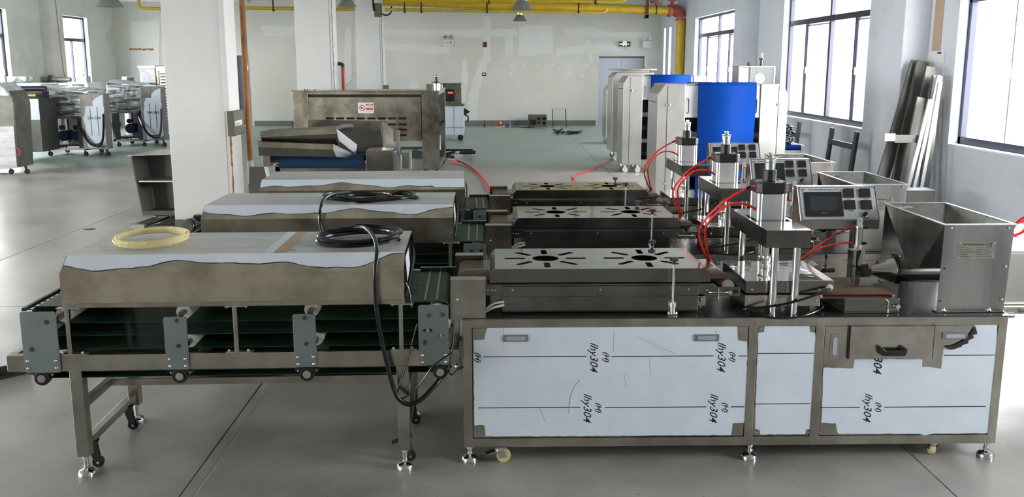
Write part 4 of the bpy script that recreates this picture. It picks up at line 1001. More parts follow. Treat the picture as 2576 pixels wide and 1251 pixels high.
# loose items left of the middle conveyor
T = thing('electric_motor', 'black cylindrical motor lying left of the middle conveyor hood', 'motor', (*at(478, 590, z=0).xy, 0))
oy = T.location
MB().cyl((0, 0, .105), (.12, .42, .105), .098, 28).build('housing', 'motor_black', T, bevel=.006)
MB().cyl((-.012, -.04, .105), (0, 0, .105), .088, 28).build('fan_cover', 'motor_black', T, bevel=.012)
MB().box(.02, .14, .10, .26, .16, .23).build('terminal_box', 'motor_black', T, bevel=.006)
MB().box(-.08, .12, .04, .30, 0, .02).build('foot', 'motor_black', T)
for k, (p0, p1, lab) in enumerate((((348, 578), (412, 556), 'dark slim linear rail on the floor, left one of the pair'), ((408, 580), (450, 556), 'dark slim linear rail on the floor, right one beside the motor'))):
    A_ = at(*p0, z=.0); B_ = at(*p1, z=.0)
    T = thing('linear_rail', lab, 'rail', (A_.x, A_.y, 0))
    d = (B_ - A_); d.z = 0; L_ = d.length; ang = math.atan2(d.y, d.x); T.rotation_euler = (0, 0, ang - math.pi / 2)
    MB().box(-.05, .05, 0, L_, .02, .065).build('rail_body', 'iron', T, bevel=.004)
    MB().box(-.10, .10, -.02, .05, 0, .075).box(-.10, .10, L_ - .08, L_, 0, .08).build('end_block', 'steel_dark', T, bevel=.004)
    MB().cyl((-.07, .05, .06), (-.07, L_ - .08, .06), .012, 10).cyl((.07, .05, .06), (.07, L_ - .08, .06), .012, 10).build('rod', 'iron', T)
p = at(226, 577, z=0)
o = MB().cyl((0, 0, 0), (0, 0, .004), .07, 24).build('drain_cover', 'iron'); o.location = (p.x, p.y, .001); tag(o, 'small round dark drain cover in the floor left of the yellow ring', 'drain')
A_ = at(-100, 970, z=0); B_ = at(74, 932, z=0); d = B_ - A_
o = MB().prism([(0, 0), (.07, 0), (.07, .006), (.006, .006), (.006, .07), (0, .07)], 'xz', 0, d.length).build('steel_angle', 'steel_grey'); o.location = (A_.x, A_.y, .001); o.rotation_euler = (0, 0, math.atan2(d.y, d.x) - math.pi / 2); tag(o, 'grey steel angle on the floor under the left end of the nearest conveyor', 'bar')

# ================================================================ shelf box lying by the first column
T = thing('steel_tray', 'grey sheet steel open tray on its side behind the nearest column', 'tray', (0, 0, 0))
q = lambda px, py, y=12.75: tuple(at(px, py, y=y))
yA, yB_ = 12.7, 13.35
oL, oB, oR, oT = q(333, 393), q(363, 538), q(460, 538), q(460, 390)
T.location = (oB[0], yA, 0)
o_ = Vector((oB[0], yA, 0))
def R_(p, dy=0): v = Vector(p) - o_; return (v.x, v.y + dy, max(v.z, 0.01))
L0, L1 = R_(oL), R_(oB); R0, R1 = R_(oT), R_(oR)
MB()._add([(L0[0], .55, L0[2]), (R0[0] + .1, .55, R0[2]), (R1[0] + .1, .45, .03), (L1[0] + .02, .45, .03)], ((0, 1, 2, 3),)).build('back_sheet', 'steel_grey', T, solid=.004)
MB()._add([(L0[0], 0, L0[2]), (L0[0], .55, L0[2]), (L1[0], .5, .02), (L1[0], 0, .02)], ((0, 1, 2, 3),)).build('side_sheet', 'steel_grey', T, solid=.02)
MB()._add([(L1[0], 0, .03), (R1[0] + .1, 0, .03), (R1[0] + .1, .5, .03), (L1[0], .5, .03)], ((0, 1, 2, 3),)).box(L1[0], R1[0], -.01, .01, .0, .06).build('lower_sheet', 'steel_grey', T, solid=.004)
MB()._add([(L0[0] - .05, 0, L0[2] + .01), (R0[0] + .1, 0, R0[2] + .02), (R0[0] + .1, .9, R0[2] + .02), (L0[0] + .05, .9, L0[2] + .01)], ((0, 1, 2, 3),)).build('lid', 'steel_dirty', T, solid=.006)
zz = at(350, 457, y=yA).z
MB().box((L0[0] + L1[0]) / 2 + .02, R1[0] + .1, .02, .5, zz - .012, zz + .008).build('shelf', 'steel_light', T)

# ================================================================ vented steel machine in the middle distance
MX, MY = -3.85, 17.3
def vp(px, py, y=MY): p = at(px, py, y=y); return (p.x - MX, p.z)
T = thing('vented_oven', 'long stainless machine with vent slots and a no smoking sign', 'machine', (MX, MY, 0))
W_ = vp(1103, 231)[0]; H_ = vp(900, 229)[1]; xa = vp(778, 300)[0]; xb = vp(1061, 300)[0]; zp = vp(900, 355)[1]; zs0, zs1 = vp(900, 245)[1], vp(900, 238)[1]; zl = vp(760, 325)[1]
MB().box(0, xa - .01, 0, 1.2, zl - .3, H_ - .01).build('left_cabinet', 'steel_dirty', T, bevel=.006)
holes = []
for r, (py, cols) in enumerate(((298, range(8)), (313, (6, 7)), (326, (7,)), (340, (7,)))):
    for c in cols:
        x, z = vp(830 + c * 26.1, py); z -= .0; h = .020; w_ = .066
        holes.append([(x - w_ + .0, z - h), (x + w_, z - h), (x + w_ + .014, z - h * .5), (x + w_ + .014, z + h * .5), (x + w_, z + h), (x - w_, z + h), (x - w_ - .014, z + h * .5), (x - w_ - .014, z - h * .5)])
MB().sheet([(xa, zp), (xb - .01, zp), (xb - .01, zs0), (xa, zs0)], holes, .006, Matrix(((1, 0, 0, 0), (0, 0, -1, -.012), (0, 1, 0, 0), (0, 0, 0, 1)))).build('vented_panel', 'steel_dirty', T)
MB().box(xa, xb - .01, -.012, .02, zs1, H_ - .012).build('upper_strip', 'steel_dirty', T, bevel=.004)
MB().box(xa, xb, .05, 1.1, zp + .02, H_ - .03).build('inner_shell', 'ink', T)  # black core paints in the shade behind the vents
MB().box(-.02, xb, -.02, 1.25, H_ - .012, H_ + .008).box(xb, W_ + .01, -.02, 2.32, H_ - .012, H_ + .008).build('top_sheet', 'steel_dirty', T, bevel=.004)
MB().box(xb, W_, 0, .03, .12, H_ - .012).box(xb, xb + .02, 0, 2.3, .12, H_ - .012).box(xb, W_, 2.27, 2.3, .12, H_ - .012).box(W_ - .03, W_, 0, .05, .12, H_ - .012).box(W_ - .03, W_, 2.25, 2.3, .12, H_ - .012).box(W_ - .03, W_, 0, 2.3, .12, .18).box(W_ - .03, W_, 0, 2.3, H_ - .08, H_ - .012).box(xb, W_, 0, 2.3, .12, .14).build('end_pillar', 'steel', T, bevel=.004)
MB().box(xb + .03, W_ - .14, .1, 2.25, .2, H_ - .1).box(xb + .03, W_ - .03, .05, 2.25, .86, .88).build('inner_wall', 'ink', T)  # black lining paints in the shade of the open end
MB().lathe([(.12, 0), (.12, .03), (.10, .035)], (W_ - .08, .75, 1.25), 24, 'x').build('gauge', 'black', T)
MB().lathe([(.09, .036), (.001, .037)], (W_ - .08, .75, 1.25), 20, 'x').build('gauge_face', 'sash', T)
MB().cyl((W_ - .12, .9, .42), (W_ - .12, .9, .72), .10, 20).build('filter_bowl', 'chrome', T)
MB().cyl((W_ - .12, .9, .72), (W_ - .12, .9, .86), .05, 16).cyl((W_ - .12, .9, .22), (W_ - .12, .9, .42), .035, 16).cyl((W_ - .12, .9, .14), (W_ - .12, .9, .26), .06, 16).build('filter_head', 'black', T)
for x, y in ((xb + .02, 0), (W_ - .09, 0), (.05, .1), (.05, 1.1), (xb + .02, 2.2), (W_ - .09, 2.2)):
    MB().box(x, x + .07, y, y + .07, 0, .14 if x > xb - .1 else zl - .28).build('leg', 'steel_dark', T)
MB().box(.05, xb, .55, .61, .45, .51).build('under_rail', 'steel_dark', T)
x0, z0 = vp(901, 285); x1, z1 = vp(940, 258)
sg = MB().box(x0, x1, -.0175, -.0155, z0, z1).build('warning_sign', 'paper', T)
cx_ = x0 + (x1 - x0) * .28; cz_ = (z0 + z1) / 2; rr_ = (x1 - x0) * .185
MB().ring((cx_, -.0185, cz_), (cx_, -.0176, cz_), rr_, rr_ * .8, 28).bar((cx_ - rr_ * .66, -.018, cz_ + rr_ * .66), (cx_ + rr_ * .66, -.018, cz_ - rr_ * .66), rr_ * .2, .001, (0, 1, 0)).box(x0 + (x1 - x0) * .51, x1 - .012, -.0185, -.0176, z1 - (z1 - z0) * .27, z1 - (z1 - z0) * .12).box(x0 + (x1 - x0) * .51, x1 - .012, -.0185, -.0176, z1 - (z1 - z0) * .66, z1 - (z1 - z0) * .52).build('sign_red', 'red', sg)
b = MB().box(cx_ - rr_ * .45, cx_ + rr_ * .1, -.0182, -.0176, cz_ - .015, cz_ + .012)
for k in range(2): b.text('DO NOT OPERATE' if k == 0 else 'KEEP HANDS OFF', .016, Matrix(((1, 0, 0, x0 + (x1 - x0) * .745), (0, 0, -1, -.018), (0, 1, 0, z1 - (z1 - z0) * (.36 + k * .08)), (0, 0, 0, 1))))
for k in range(6): b.box(x0 + (x1 - x0) * (.54 + .065 * k), x0 + (x1 - x0) * (.575 + .065 * k), -.0182, -.0176, z1 - (z1 - z0) * (.76 + .09 * (k % 2)), z1 - (z1 - z0) * (.72 + .09 * (k % 2)))
b.build('sign_text', 'ink', sg)
b = MB().text('DANGER', .022, Matrix(((1, 0, 0, x0 + (x1 - x0) * .745), (0, 0, -1, -.0190), (0, 1, 0, z1 - (z1 - z0) * .195), (0, 0, 0, 1))), bold=.0008)
b.build('sign_white', 'paper', sg)
for px in (764, 771, 789): x = vp(px, 226)[0]; MB().cyl((x, .1, H_), (x, .1, H_ + .03), .012, 8).build('bolt', 'iron', T)
x = vp(1093, 225)[0]
c = MB().cyl((x, .6, H_), (x, .6, H_ + .13), .075, 20).build('air_cylinder', 'alu', T); MB().cyl((x, .6, H_ + .13), (x, .6, H_ + .17), .09, 20).cyl((x, .6, H_ + .17), (x, .6, H_ + .23), .03, 12).build('cylinder_cap', 'black', c); MB().sphere((x, .6, H_ + .27), .035, 12).build('ring_eye', 'chrome', c)
MB().box(vp(1068, 225)[0], vp(1082, 225)[0], .5, .7, H_, H_ + .12).build('valve_block', 'steel_dirty', T)
x = vp(730, 300)[0]
MB().prism([(-.0, 1.0), (-.14, 1.02), (-.17, .93), (-.12, .84), (-.04, .66), (0, .62)], 'xz', .5, .7).build('discharge_chute', 'steel_dark', T)

# small steel parts on the floor beside it
p = at(1140, 395, z=0)
T = thing('steel_bracket_frame', 'dark welded steel frame with rods lying right of the vented machine', 'frame', (p.x, p.y, 0))
MB().bar((-.35, -.3, .05), (.1, .5, .05), .06, .10).bar((.0, -.4, .05), (.40, .5, .05), .06, .10).build('channel', 'steel_dark', T)
MB().bar((-.3, .45, .12), (.45, .45, .12), .05, .05).bar((-.35, -.3, .04), (.05, -.4, .04), .05, .05).build('cross_bar', 'iron', T)
for k in range(3): MB().cyl((.15, -.2 + k * .25, .10), (.52, -.2 + k * .25, .10), .02, 10).build('rod', 'iron', T)
p = at(1062, 398, z=0)
o = MB().prism([(0, 0), (.5, 0), (.42, .16), (.1, .2)], 'xz', -.2, .2).build('steel_offcut', 'steel_dark'); o.location = (p.x - .3, p.y + .1, .002); tag(o, 'folded dark steel offcut under the vented machine', 'sheet')

# ================================================================ white control machine behind the vented one
T = thing('filling_machine', 'white panelled machine with a red display, half hidden behind the vented machine', 'machine', (*at(1136, 330, z=0).xy, 0))
T.location = (-1.28, 25.5, 0)
MB().box(-.9, .40, 0, .9, .16, .98).build('body', 'film', T, bevel=.01)
MB().box(.12, .13, -.004, .0, .16, .98).box(-.9, .40, -.004, .0, .36, .37).build('panel_joint', 'iron', T)
MB().box(-.95, .42, -.05, .95, .98, 1.03).build('top', 'steel', T)
MB().box(-.2, .34, .2, .6, 1.03, 1.58).box(-.5, .36, .1, .7, 1.58, 1.61).build('tower', 'steel', T, bevel=.005)
MB().box(-.12, .14, .19, .2, 1.1, 1.45).build('display', 'black', T); MB().box(-.05, .10, .184, .19, 1.32, 1.36).build('led_display', 'led', T)
MB().prism([(.40, .70), (.58, .80), (.40, .92)], 'xz', .2, .3).build('guard', 'black', T)
MB().tube([(.42, .25, .72), (.52, .25, .66), (.50, .25, .50)], .02, 8).build('cable', 'cable', T)
for x in (-.8, .3): MB().cyl((x, .05, .08), (x, .12, .08), .08, 20).box(x - .05, x + .05, .03, .14, .12, .16).build('caster', 'black', T)

# ================================================================ blue roller conveyor with covers, behind the rear hood
BX, BY = 0, 9.75
T = thing('blue_belt_conveyor', 'steel conveyor with a dark blue belt behind the rearmost hood', 'conveyor', (at(690, 430, y=BY).x, BY, 0))
ox = T.location.x
def bp(px, py, y=BY): p = at(px, py, y=y); return (p.x - ox, p.z)
xa, zt = bp(698, 393); xb, zb = bp(914, 430); zt = bp(800, 393)[1]; zb = bp(800, 433)[1]; r = (zt - zb) / 2
MB().cyl((xa, .12, (zt + zb) / 2), (xb, .12, (zt + zb) / 2), r, 28).box(xa, xb, .12, 1.0, zb, zt).build('blue_belt', 'belt_navy', T, bevel=.002)
MB().cyl((xa - .1, .12, (zt + zb) / 2), (xb + .1, .12, (zt + zb) / 2), .03, 14).build('shaft', 'chrome', T)
x0, z1 = bp(660, 387); x1, z0 = bp(681, 419)
MB().box(x0, x1, 0, .9, z0, z1).build('side_box', 'steel', T, bevel=.004)
x0, z1 = bp(921, 378); x1, z0 = bp(990, 432)
MB().box(x0, x1, -.03, .35, z0, z1).box(x0 + .005, x1 - .005, -.031, -.02, z1 - .04, z1 - .037).build('drive_box', 'steel', T, bevel=.004)
x2 = bp(1006, 390)[0]
MB()._add([(x1, .0, z1 - .02), (x1 + .07, .0, z1 - .10), (x1 + .07, .0, z0), (x1, .0, z0), (x1, .3, z1 - .02), (x1 + .07, .3, z1 - .10), (x1 + .07, .3, z0), (x1, .3, z0)], ((0, 1, 2, 3), (7, 6, 5, 4), (0, 4, 5, 1), (1, 5, 6, 2), (2, 6, 7, 3), (3, 7, 4, 0))).build('box_wing', 'sheet_grey', T)
xq, zq = bp(1010, 386); xr, zr_ = bp(1034, 425)
MB().box(xq, xr - .02, .05, .09, zr_, zq).box(xr - .02, xr, 0, .12, zr_ - .01, zq + .01).build('end_bracket', 'sheet_grey', T, bevel=.003)
x0 = bp(1001, 325)[0]; MB().box(x0 - .03, x0 + .01, .05, .09, bp(1000, 432)[1], bp(1001, 329)[1]).build('upright_bar', 'sheet_grey', T)
MB().box(x0 - .5, x0, .3, .34, z0, bp(900, 378)[1] + .0).build('rear_plate', 'steel_dark', T)
for x in (.0, 1.25):
    for y in (.05, .9): MB().box(x, x + .05, y, y + .05, 0, z0 + .05).build('leg', 'steel', T)
MB().box(0, 1.3, .05, .10, z0, z0 + .06).box(0, 1.3, .9, .95, z0, z0 + .06).build('side_rail', 'steel', T)
zz = at(655, 440, y=9.7).z
MB().prism([bp(664, 420), bp(672, 420), bp(684, 470), bp(676, 470)], 'xz', .0, .04).prism([bp(676, 424), bp(705, 421), bp(704, 470), bp(690, 470)], 'xz', .3, .32).build('support_plate', 'film', T)
# folded covers stacked on it
def cover(name, label, pts_top, yl, hh, back, m='steel_dirty'):
    """sheet cover: front face from 4 pixel corners, running back"""
    T = thing(name, label, 'cover', (pts_top[0][0], pts_top[0][1], pts_top[0][2]))
    return T
def hull_cover(label, y, tl, tr, ml, mr, bl, br, depth, endm='steel_light', name='sheet_cover'):
    P = {k: at(*v, y=yy) for k, v, yy in (('tl', tl, y + .05), ('tr', tr, y + .05), ('ml', ml, y), ('mr', mr, y), ('bl', bl, y + .05), ('br', br, y + .05))}
    o = P['ml'].copy(); T = thing(name, label, 'cover', tuple(o))
    R = {k: v - o for k, v in P.items()}; d = Vector((.0, depth, 0.0)); dz = Vector((0.12, depth, -.0))
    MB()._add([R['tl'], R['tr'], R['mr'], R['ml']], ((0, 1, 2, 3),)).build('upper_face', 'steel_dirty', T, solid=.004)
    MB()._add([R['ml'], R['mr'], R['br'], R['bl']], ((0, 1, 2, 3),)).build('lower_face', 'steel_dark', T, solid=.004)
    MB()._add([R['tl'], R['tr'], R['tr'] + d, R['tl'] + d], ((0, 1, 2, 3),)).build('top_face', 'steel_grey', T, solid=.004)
    return T, R, o
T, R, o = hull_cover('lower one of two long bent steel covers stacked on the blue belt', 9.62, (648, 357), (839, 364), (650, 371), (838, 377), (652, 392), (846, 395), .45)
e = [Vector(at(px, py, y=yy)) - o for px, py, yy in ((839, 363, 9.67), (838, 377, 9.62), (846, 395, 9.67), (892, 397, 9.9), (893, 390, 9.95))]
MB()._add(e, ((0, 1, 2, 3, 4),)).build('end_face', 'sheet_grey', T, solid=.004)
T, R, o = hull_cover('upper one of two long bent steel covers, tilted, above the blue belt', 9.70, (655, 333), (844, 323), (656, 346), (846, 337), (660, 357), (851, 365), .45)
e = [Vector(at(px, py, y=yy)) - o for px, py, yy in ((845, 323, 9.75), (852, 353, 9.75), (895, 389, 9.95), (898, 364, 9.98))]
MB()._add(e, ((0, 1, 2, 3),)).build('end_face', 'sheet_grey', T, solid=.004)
# small bright bracket on it
o_ = at(842, 321, y=9.72)
T = thing('folded_bracket', 'small bright folded steel bracket on top of the tilted cover', 'bracket', tuple(o_))
f = lambda px, py, y=9.74: Vector(at(px, py, y=y)) - o_
MB()._add([f(842, 321), f(862, 312), f(866, 314), f(868, 321), f(851, 326)], ((0, 1, 2, 3, 4),)).build('flange', 'sheet_grey', T, solid=.004)
MB()._add([f(866, 312), f(887, 312), f(890, 320), f(868, 321)], ((0, 1, 2, 3),)).build('face', 'sheet_grey', T, solid=.004)
MB()._add([f(868, 321), f(890, 320), f(875, 328), f(858, 327)], ((0, 1, 2, 3),)).build('under_face', 'iron', T, solid=.004)
# large bin behind
o_ = at(775, 330, y=11.1); f = lambda px, py, y=11.1: Vector(at(px, py, y=y)) - o_
T = thing('steel_bin', 'large dark folded steel bin standing behind the two covers', 'bin', tuple(o_))
MB()._add([f(775, 301), f(959, 305), f(958, 330), f(775, 330)], ((0, 1, 2, 3),)).build('upper_face', 'steel_dirty', T, solid=.004)
MB()._add([f(775, 330), f(958, 330), f(963, 362, 11.2), f(965, 384, 11.3), f(780, 384, 11.3)], ((0, 1, 2, 3, 4),)).build('lower_face', 'steel_grey', T, solid=.004)
MB()._add([f(960, 305), f(988, 325, 11.6), f(990, 362, 11.6), f(965, 362, 11.2)], ((0, 1, 2, 3),)).build('end_face', 'steel_dirty', T, solid=.004)
MB()._add([f(775, 301), f(959, 305), f(985, 310, 11.6), f(790, 308, 11.6)], ((0, 1, 2, 3),)).build('rim_face', 'steel_dark', T, solid=.004)
MB().box(.3, 1.1, .1, .5, -o_.z, f(800, 384, 11.3).z + .02).build('stand', 'steel_dark', T)
o_ = at(640, 420, y=10.6)
T = thing('standing_sheet', 'dark sheet steel panel standing between the nearest column and the covers', 'sheet', (o_.x, 10.6, 0))
MB().prism([(-.12, 0), (.20, 0), (.16, .92), (-.06, .92)], 'xz', 0, .012).build('sheet_face', 'steel_grey', T)
MB().box(-.12, .20, 0, .25, 0, .01).build('sheet_foot', 'steel_grey', T)

# red hose across the floor from the vented machine
P = [at(1124, 402, z=.12), at(1150, 405, z=.05), at(1175, 415, z=.03), at(1200, 433, z=.03), at(1222, 458, z=.03), at(1234, 482, z=.03), at(1238, 500, z=.03), at(1240, 540, z=.03)]
T = thing('air_hose', 'red hose from the vented machine across the floor', 'hose', (P[3].x, P[3].y, 0))
MB().tube(rel([tuple(p) for p in P], tuple(T.location)), .018, 8).build('tube', 'hose', T)
P = [at(px, py, z=.015) for px, py in ((1434, 462), (1443, 456), (1446, 452), (1440, 446), (1447, 440), (1465, 435), (1490, 428), (1500, 420), (1520, 412), (1545, 396), (1560, 385))]
T = thing('air_hose', 'thin red hose wriggling over the floor to the second blue belt machine', 'hose', (P[3].x, P[3].y, 0))
MB().tube(rel([tuple(p) for p in P], tuple(T.location)), .012, 8).build('tube', 'hose', T)

# ================================================================ blue belt laminating machines
def pillar_poly(w, h, c): return
def blue_machine(x, y, w, h, label, zb=.16):
    """w wide along x, front face at y"""
    T = thing('belt_press', label, 'machine', (x, y, 0), group='machines with side pillars in a row')
    pw = .38; d = .80; c = .09
    for s in (0, 1):
        X0 = 0 if s == 0 else w - pw
        pl = [(X0 + (c if s == 0 else 0), h), (X0 + pw - (c if s == 1 else 0), h), (X0 + pw, h - (1.5 * c if s == 1 else 0)), (X0 + pw, zb), (X0, zb), (X0, h - (1.5 * c if s == 0 else 0))]
        MB().prism(pl, 'xz', 0, d).build('pillar', 'steel_light', T, bevel=.006)
        xs_ = X0 + (.13 if s == 0 else pw - .13)
        MB().box(xs_ - .004, xs_ + .004, -.003, .01, zb + .02, h - .02).build('door_seam', 'black', T)
        MB().box(xs_ - .02, xs_ + .04 if s == 0 else xs_ + .02, -.03, 0, h - .30, h - .262).box(xs_ - .02, xs_ + .02, -.02, 0, zb + .30, zb + .33).build('hinge', 'chrome', T, bevel=.003)
        for q in (X0 + .06, X0 + pw - .07):
            for yy in (.08, d - .1): caster(T, q, yy, zb, 'nylon', .3, .058)
    MB().box(-.004, .002, .1, .7, h - .26, h - .245).build('grip_slot', 'black', T)
    # bridge
    MB().box(pw, w - pw, .02, .04, h - .46, h - .01).build('bridge_panel', 'white', T, bevel=.003)
    MB().box(pw, w - pw, .02, d, h - .02, h - .005).build('bridge_top', 'steel_light', T)
    for s in (0, 1):
        xh = pw + .04 if s == 0 else w - pw - .06
        MB().tube([(xh, .02, h - .20), (xh, -.03, h - .215), (xh, -.03, h - .385), (xh, .02, h - .40)], .008, 8, sub=1).build('handle', 'iron', T)
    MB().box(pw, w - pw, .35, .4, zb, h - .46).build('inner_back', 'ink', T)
    for k in range(4): MB().cyl((pw, .2, zb + .2 + k * .26), (w - pw, .2, zb + .2 + k * .26), .045, 16).build('roller', ('iron', 'sash')[k % 2], T)
    MB().box(pw, w - pw, .05, .3, zb, zb + .1).build('lower_beam', 'steel', T)
    # belt draped over the front
    bw0, bw1 = w * .300, w * .748
    prof = [(d - .1, h + .005), (d * .5, h + .015), (.02, h + .022), (-.02, h + .012), (-.045, h - .03), (-.055, h - .2), (-.06, h - .8), (-.055, zb + .25), (-.045, zb + .05)]
    vs = [(bw0 - .0, yy, z) for yy, z in prof] + [(bw1 - (.02 if z < h - .5 else 0), yy, z) for yy, z in prof]; n = len(prof)
    MB()._add(vs, [(k, k + 1, k + 1 + n, k + n) for k in range(n - 1)], smooth=True).build('blue_belt', 'belt_blue', T, solid=.008)
    return T
B1 = blue_machine(2.25, 12.4, 1.80, 1.85, 'nearest machine with white side pillars and a broad blue belt hanging in front')
B2 = blue_machine(2.52, 17.66, 1.75, 1.90, 'second machine with a blue belt over its top, behind the nearest')
B3 = blue_machine(3.0, 24.2, 1.6, 1.58, 'small pillar machine farthest back, before the double door')
for ch in list(B3.children):
    if ch.name.startswith('blue_belt') or ch.name.startswith('bridge'): bpy.data.objects.remove(ch)
MB().ring((.30, .3, 1.66), (.30, .42, 1.66), .085, .05, 20).cyl((.3, .36, 1.575), (.3, .36, 1.6), .04, 12).build('air_ring', 'iron', B3)
T = thing('steel_cabinet', 'steel cabinet with a thin lid behind the second blue belt machine', 'cabinet', (2.60, 19.9, 0))
MB().prism([(.10, 1.95), (.9, 1.95), (.9, .2), (0, .2), (0, 1.84)], 'xz', 0, .9).build('body', 'steel_light', T, bevel=.006)
MB().box(.02, .95, -.08, .95, 2.0, 2.03).box(.2, .8, .1, .8, 1.95, 2.0).build('lid', 'steel', T, bevel=.003)
for x in (.1, .8):
    for y in (.1, .8): caster(T, x, y, .205, 'nylon', .3, .07)
# tall white control cabinet with fan and beacon
T = thing('control_cabinet', 'tall white control cabinet with a fan grille and beacon by the wall', 'cabinet', (4.28, 14.6, 0))
x0 = at(1888, 167, y=14.6); x1 = at(1949, 167, y=14.6); zc = x0.z
w_ = x1.x - x0.x; T.location.x = x0.x
MB().box(0, w_, 0, .5, .1, zc).build('body', 'white', T, bevel=.006)
MB().box(w_ - .01, w_ + .012, -.01, .5, .1, zc).build('door_edge', 'steel_dark', T)
MB().box(-.17, .0, .05, .45, zc - .4, zc - .02).build('side_unit', 'steel_light', T)
MB().box(-.19, w_, -.005, .5, zc - .012, zc + .004).build('top_sheet', 'steel_dark', T)
fx, fz = at(1911, 197, y=14.6).x - x0.x, at(1911, 197, y=14.6).z
fn = MB().ring((fx, -.012, fz), (fx, 0, fz), .078, .062, 28).ring((fx, -.012, fz), (fx, -.004, fz), .050, .042, 24).ring((fx, -.012, fz), (fx, -.004, fz), .03, .001, 20).build('fan_grille', 'chrome', T)
MB().ring((fx, -.003, fz), (fx, -.001, fz), .062, .003, 28).build('fan_opening', 'black', T)
b = MB()
for k in range(6): a = k * math.pi / 3; b.bar((fx, -.009, fz), (fx + .07 * math.cos(a), -.009, fz + .07 * math.sin(a)), .004, .004)
b.build('grille_spoke', 'chrome', T)
bx_ = at(1919, 160, y=14.6).x - x0.x
c = MB().cyl((bx_, .1, zc), (bx_, .1, zc + .10), .02, 14).cyl((bx_, .1, zc + .10), (bx_, .1, zc + .13), .034, 16).build('beacon', 'black', T); MB().cyl((bx_, .1, zc + .13), (bx_, .1, zc + .215), .026, 16).build('beacon_lens', 'nylon', c, bevel=.006)
MB().prism([(-.03, zc), (.03, zc), (-.01, zc + .07), (-.04, zc + .07)], 'xz', .05, .08).build('clip', 'black', T)
for x in (.03, w_ - .08): MB().box(x, x + .05, .05, .45, 0, .1).build('foot', 'iron', T)
# blue rolled belt and cable heap beside it
P = at(1975, 345, y=13.6)
T = thing('belt_conveyor_end', 'short blue belt conveyor end right of the nearest blue belt machine', 'conveyor', (P.x - .25, 13.6, 0))
zz = at(1990, 370, y=13.6).z
MB().cyl((0, 0, zz), (.50, 0, zz), .035, 18).box(0, .5, 0, .5, zz - .035, zz + .035).build('blue_belt', 'belt_blue', T)
MB().box(.49, .53, -.05, .5, zz - .06, zz + .03).box(-.1, .5, -.02, .45, zz - .12, zz - .05).build('side_frame', 'steel_light', T)
for x in (0, .46): MB().box(x, x + .05, .1, .15, 0, zz - .1).build('leg', 'steel', T)
T2 = thing('cable_heap', 'tangled black cables heaped on the short blue conveyor end', 'cable', (P.x, 13.65, zz + .036))
pts = []
rn = random.Random(4)
for k in range(60): a = k * .9; pts.append((.10 * math.cos(a) * rn.uniform(.5, 1.5), .10 * math.sin(a) * rn.uniform(.5, 1.4), abs(.16 + .15 * math.sin(k * .37) + rn.uniform(-.05, .05))))
MB().tube(pts, .010, 6, sub=4).build('tangle', 'cable', T2)

# ================================================================ H shaped stands along the right wall
def stand(p1, p2, label):
    (ax, ay), (bx, by) = p1, p2
    A = at(ax, ay, x=5.62); Bv = at(bx, by, x=5.62)
    T = thing('stand_frame', label, 'stand', (5.45, A.y, 0), group='H shaped stands against the right wall')
    o = Vector((5.45, A.y, 0))
    for q in (A, Bv):
        t = q - o; MB().bar((t.x - .10, t.y, 0), (t.x, t.y, t.z), .045, .11, (0, 1, 0)).build('post', 'iron', T, bevel=.003)
    a = (A - o) * .78; b = (Bv - o) * .78
    zq = at(ax + 20, ay + 40, x=5.6).z
    MB().bar((A.x - o.x - .02, A.y - o.y, zq), (Bv.x - o.x - .02, Bv.y - o.y, zq), .04, .09).build('cross_bar', 'iron', T, bevel=.003)
    MB().bar((A.x - o.x - .09, A.y - o.y, .15), (Bv.x - o.x - .09, Bv.y - o.y, .15), .04, .06).build('lower_bar', 'iron', T, bevel=.003)
stand((2094, 322), (2156, 332), 'nearer dark H shaped stand leaning on the right wall')
stand((2012, 306), (1975, 298), 'farther dark H shaped stand, half hidden by the nearest blue belt machine')
# leaning sheet steel strips and profiles
def strip(label, pb, pt, w, yb, yt, m, name='steel_strip', th=.02, lip=.02):
    """strip leaning against the right hand pillar: bottom and top centre pixels"""
    A = at(*pb, y=yb); Bt = at(*pt, y=yt)
    # prolong to the floor
    t = (0 - A.z) / (Bt.z - A.z); A0 = A + (Bt - A) * t
    T = thing(name, label, 'strip', (A0.x, A0.y, 0)); o = Vector((A0.x, A0.y, 0))
    MB().bar((0, 0, 0.0), Bt - o, w, th, (0, 1, 0)).build('face', m, T, bevel=.002)
    d = (Bt - o).normalized(); s = d.cross(Vector((0, 1, 0))).normalized()
    for q in (-1, 1): MB().bar(s * (q * w / 2) + Vector((0, .01, 0)), Bt - o + s * (q * w / 2) + Vector((0, .01, 0)), .004, lip * 2, (0, 1, 0)).build('folded_edge', m, T)
    return T
strip('leftmost dark steel channel of the leaning bundle', (2215, 470), (2308, 155), .16, 11.75, 12.08, 'steel_grey', 'steel_channel')
strip('second long grey channel of the leaning bundle, notched at its top', (2255, 470), (2322, 154), .16, 11.6, 12.0, 'steel_grey', 'steel_channel')
strip('broad dark channel behind the bright strips, third from the left', (2290, 470), (2345, 168), .15, 11.62, 11.72, 'steel_grey', 'steel_channel')
strip('dark grey channel behind the tallest bright strip', (2325, 470), (2359, 190), .12, 11.45, 11.56, 'steel_grey', 'steel_channel')
strip('wide short dark channel in front of the leaning bundle', (2278, 470), (2322, 246), .15, 11.45, 11.6, 'steel_grey', 'steel_channel')
strip('short bright strip of the leaning bundle, leftmost bright one', (2285, 470), (2340, 250), .040, 11.32, 11.42, 'steel_light')
strip('tallest bright strip of the leaning bundle', (2300, 470), (2362, 190), .034, 11.36, 11.48, 'alu')
strip('rightmost bright strip of the leaning bundle', (2318, 470), (2366, 207), .038, 11.34, 11.44, 'alu')
P = at(2226, 336, y=11.42)
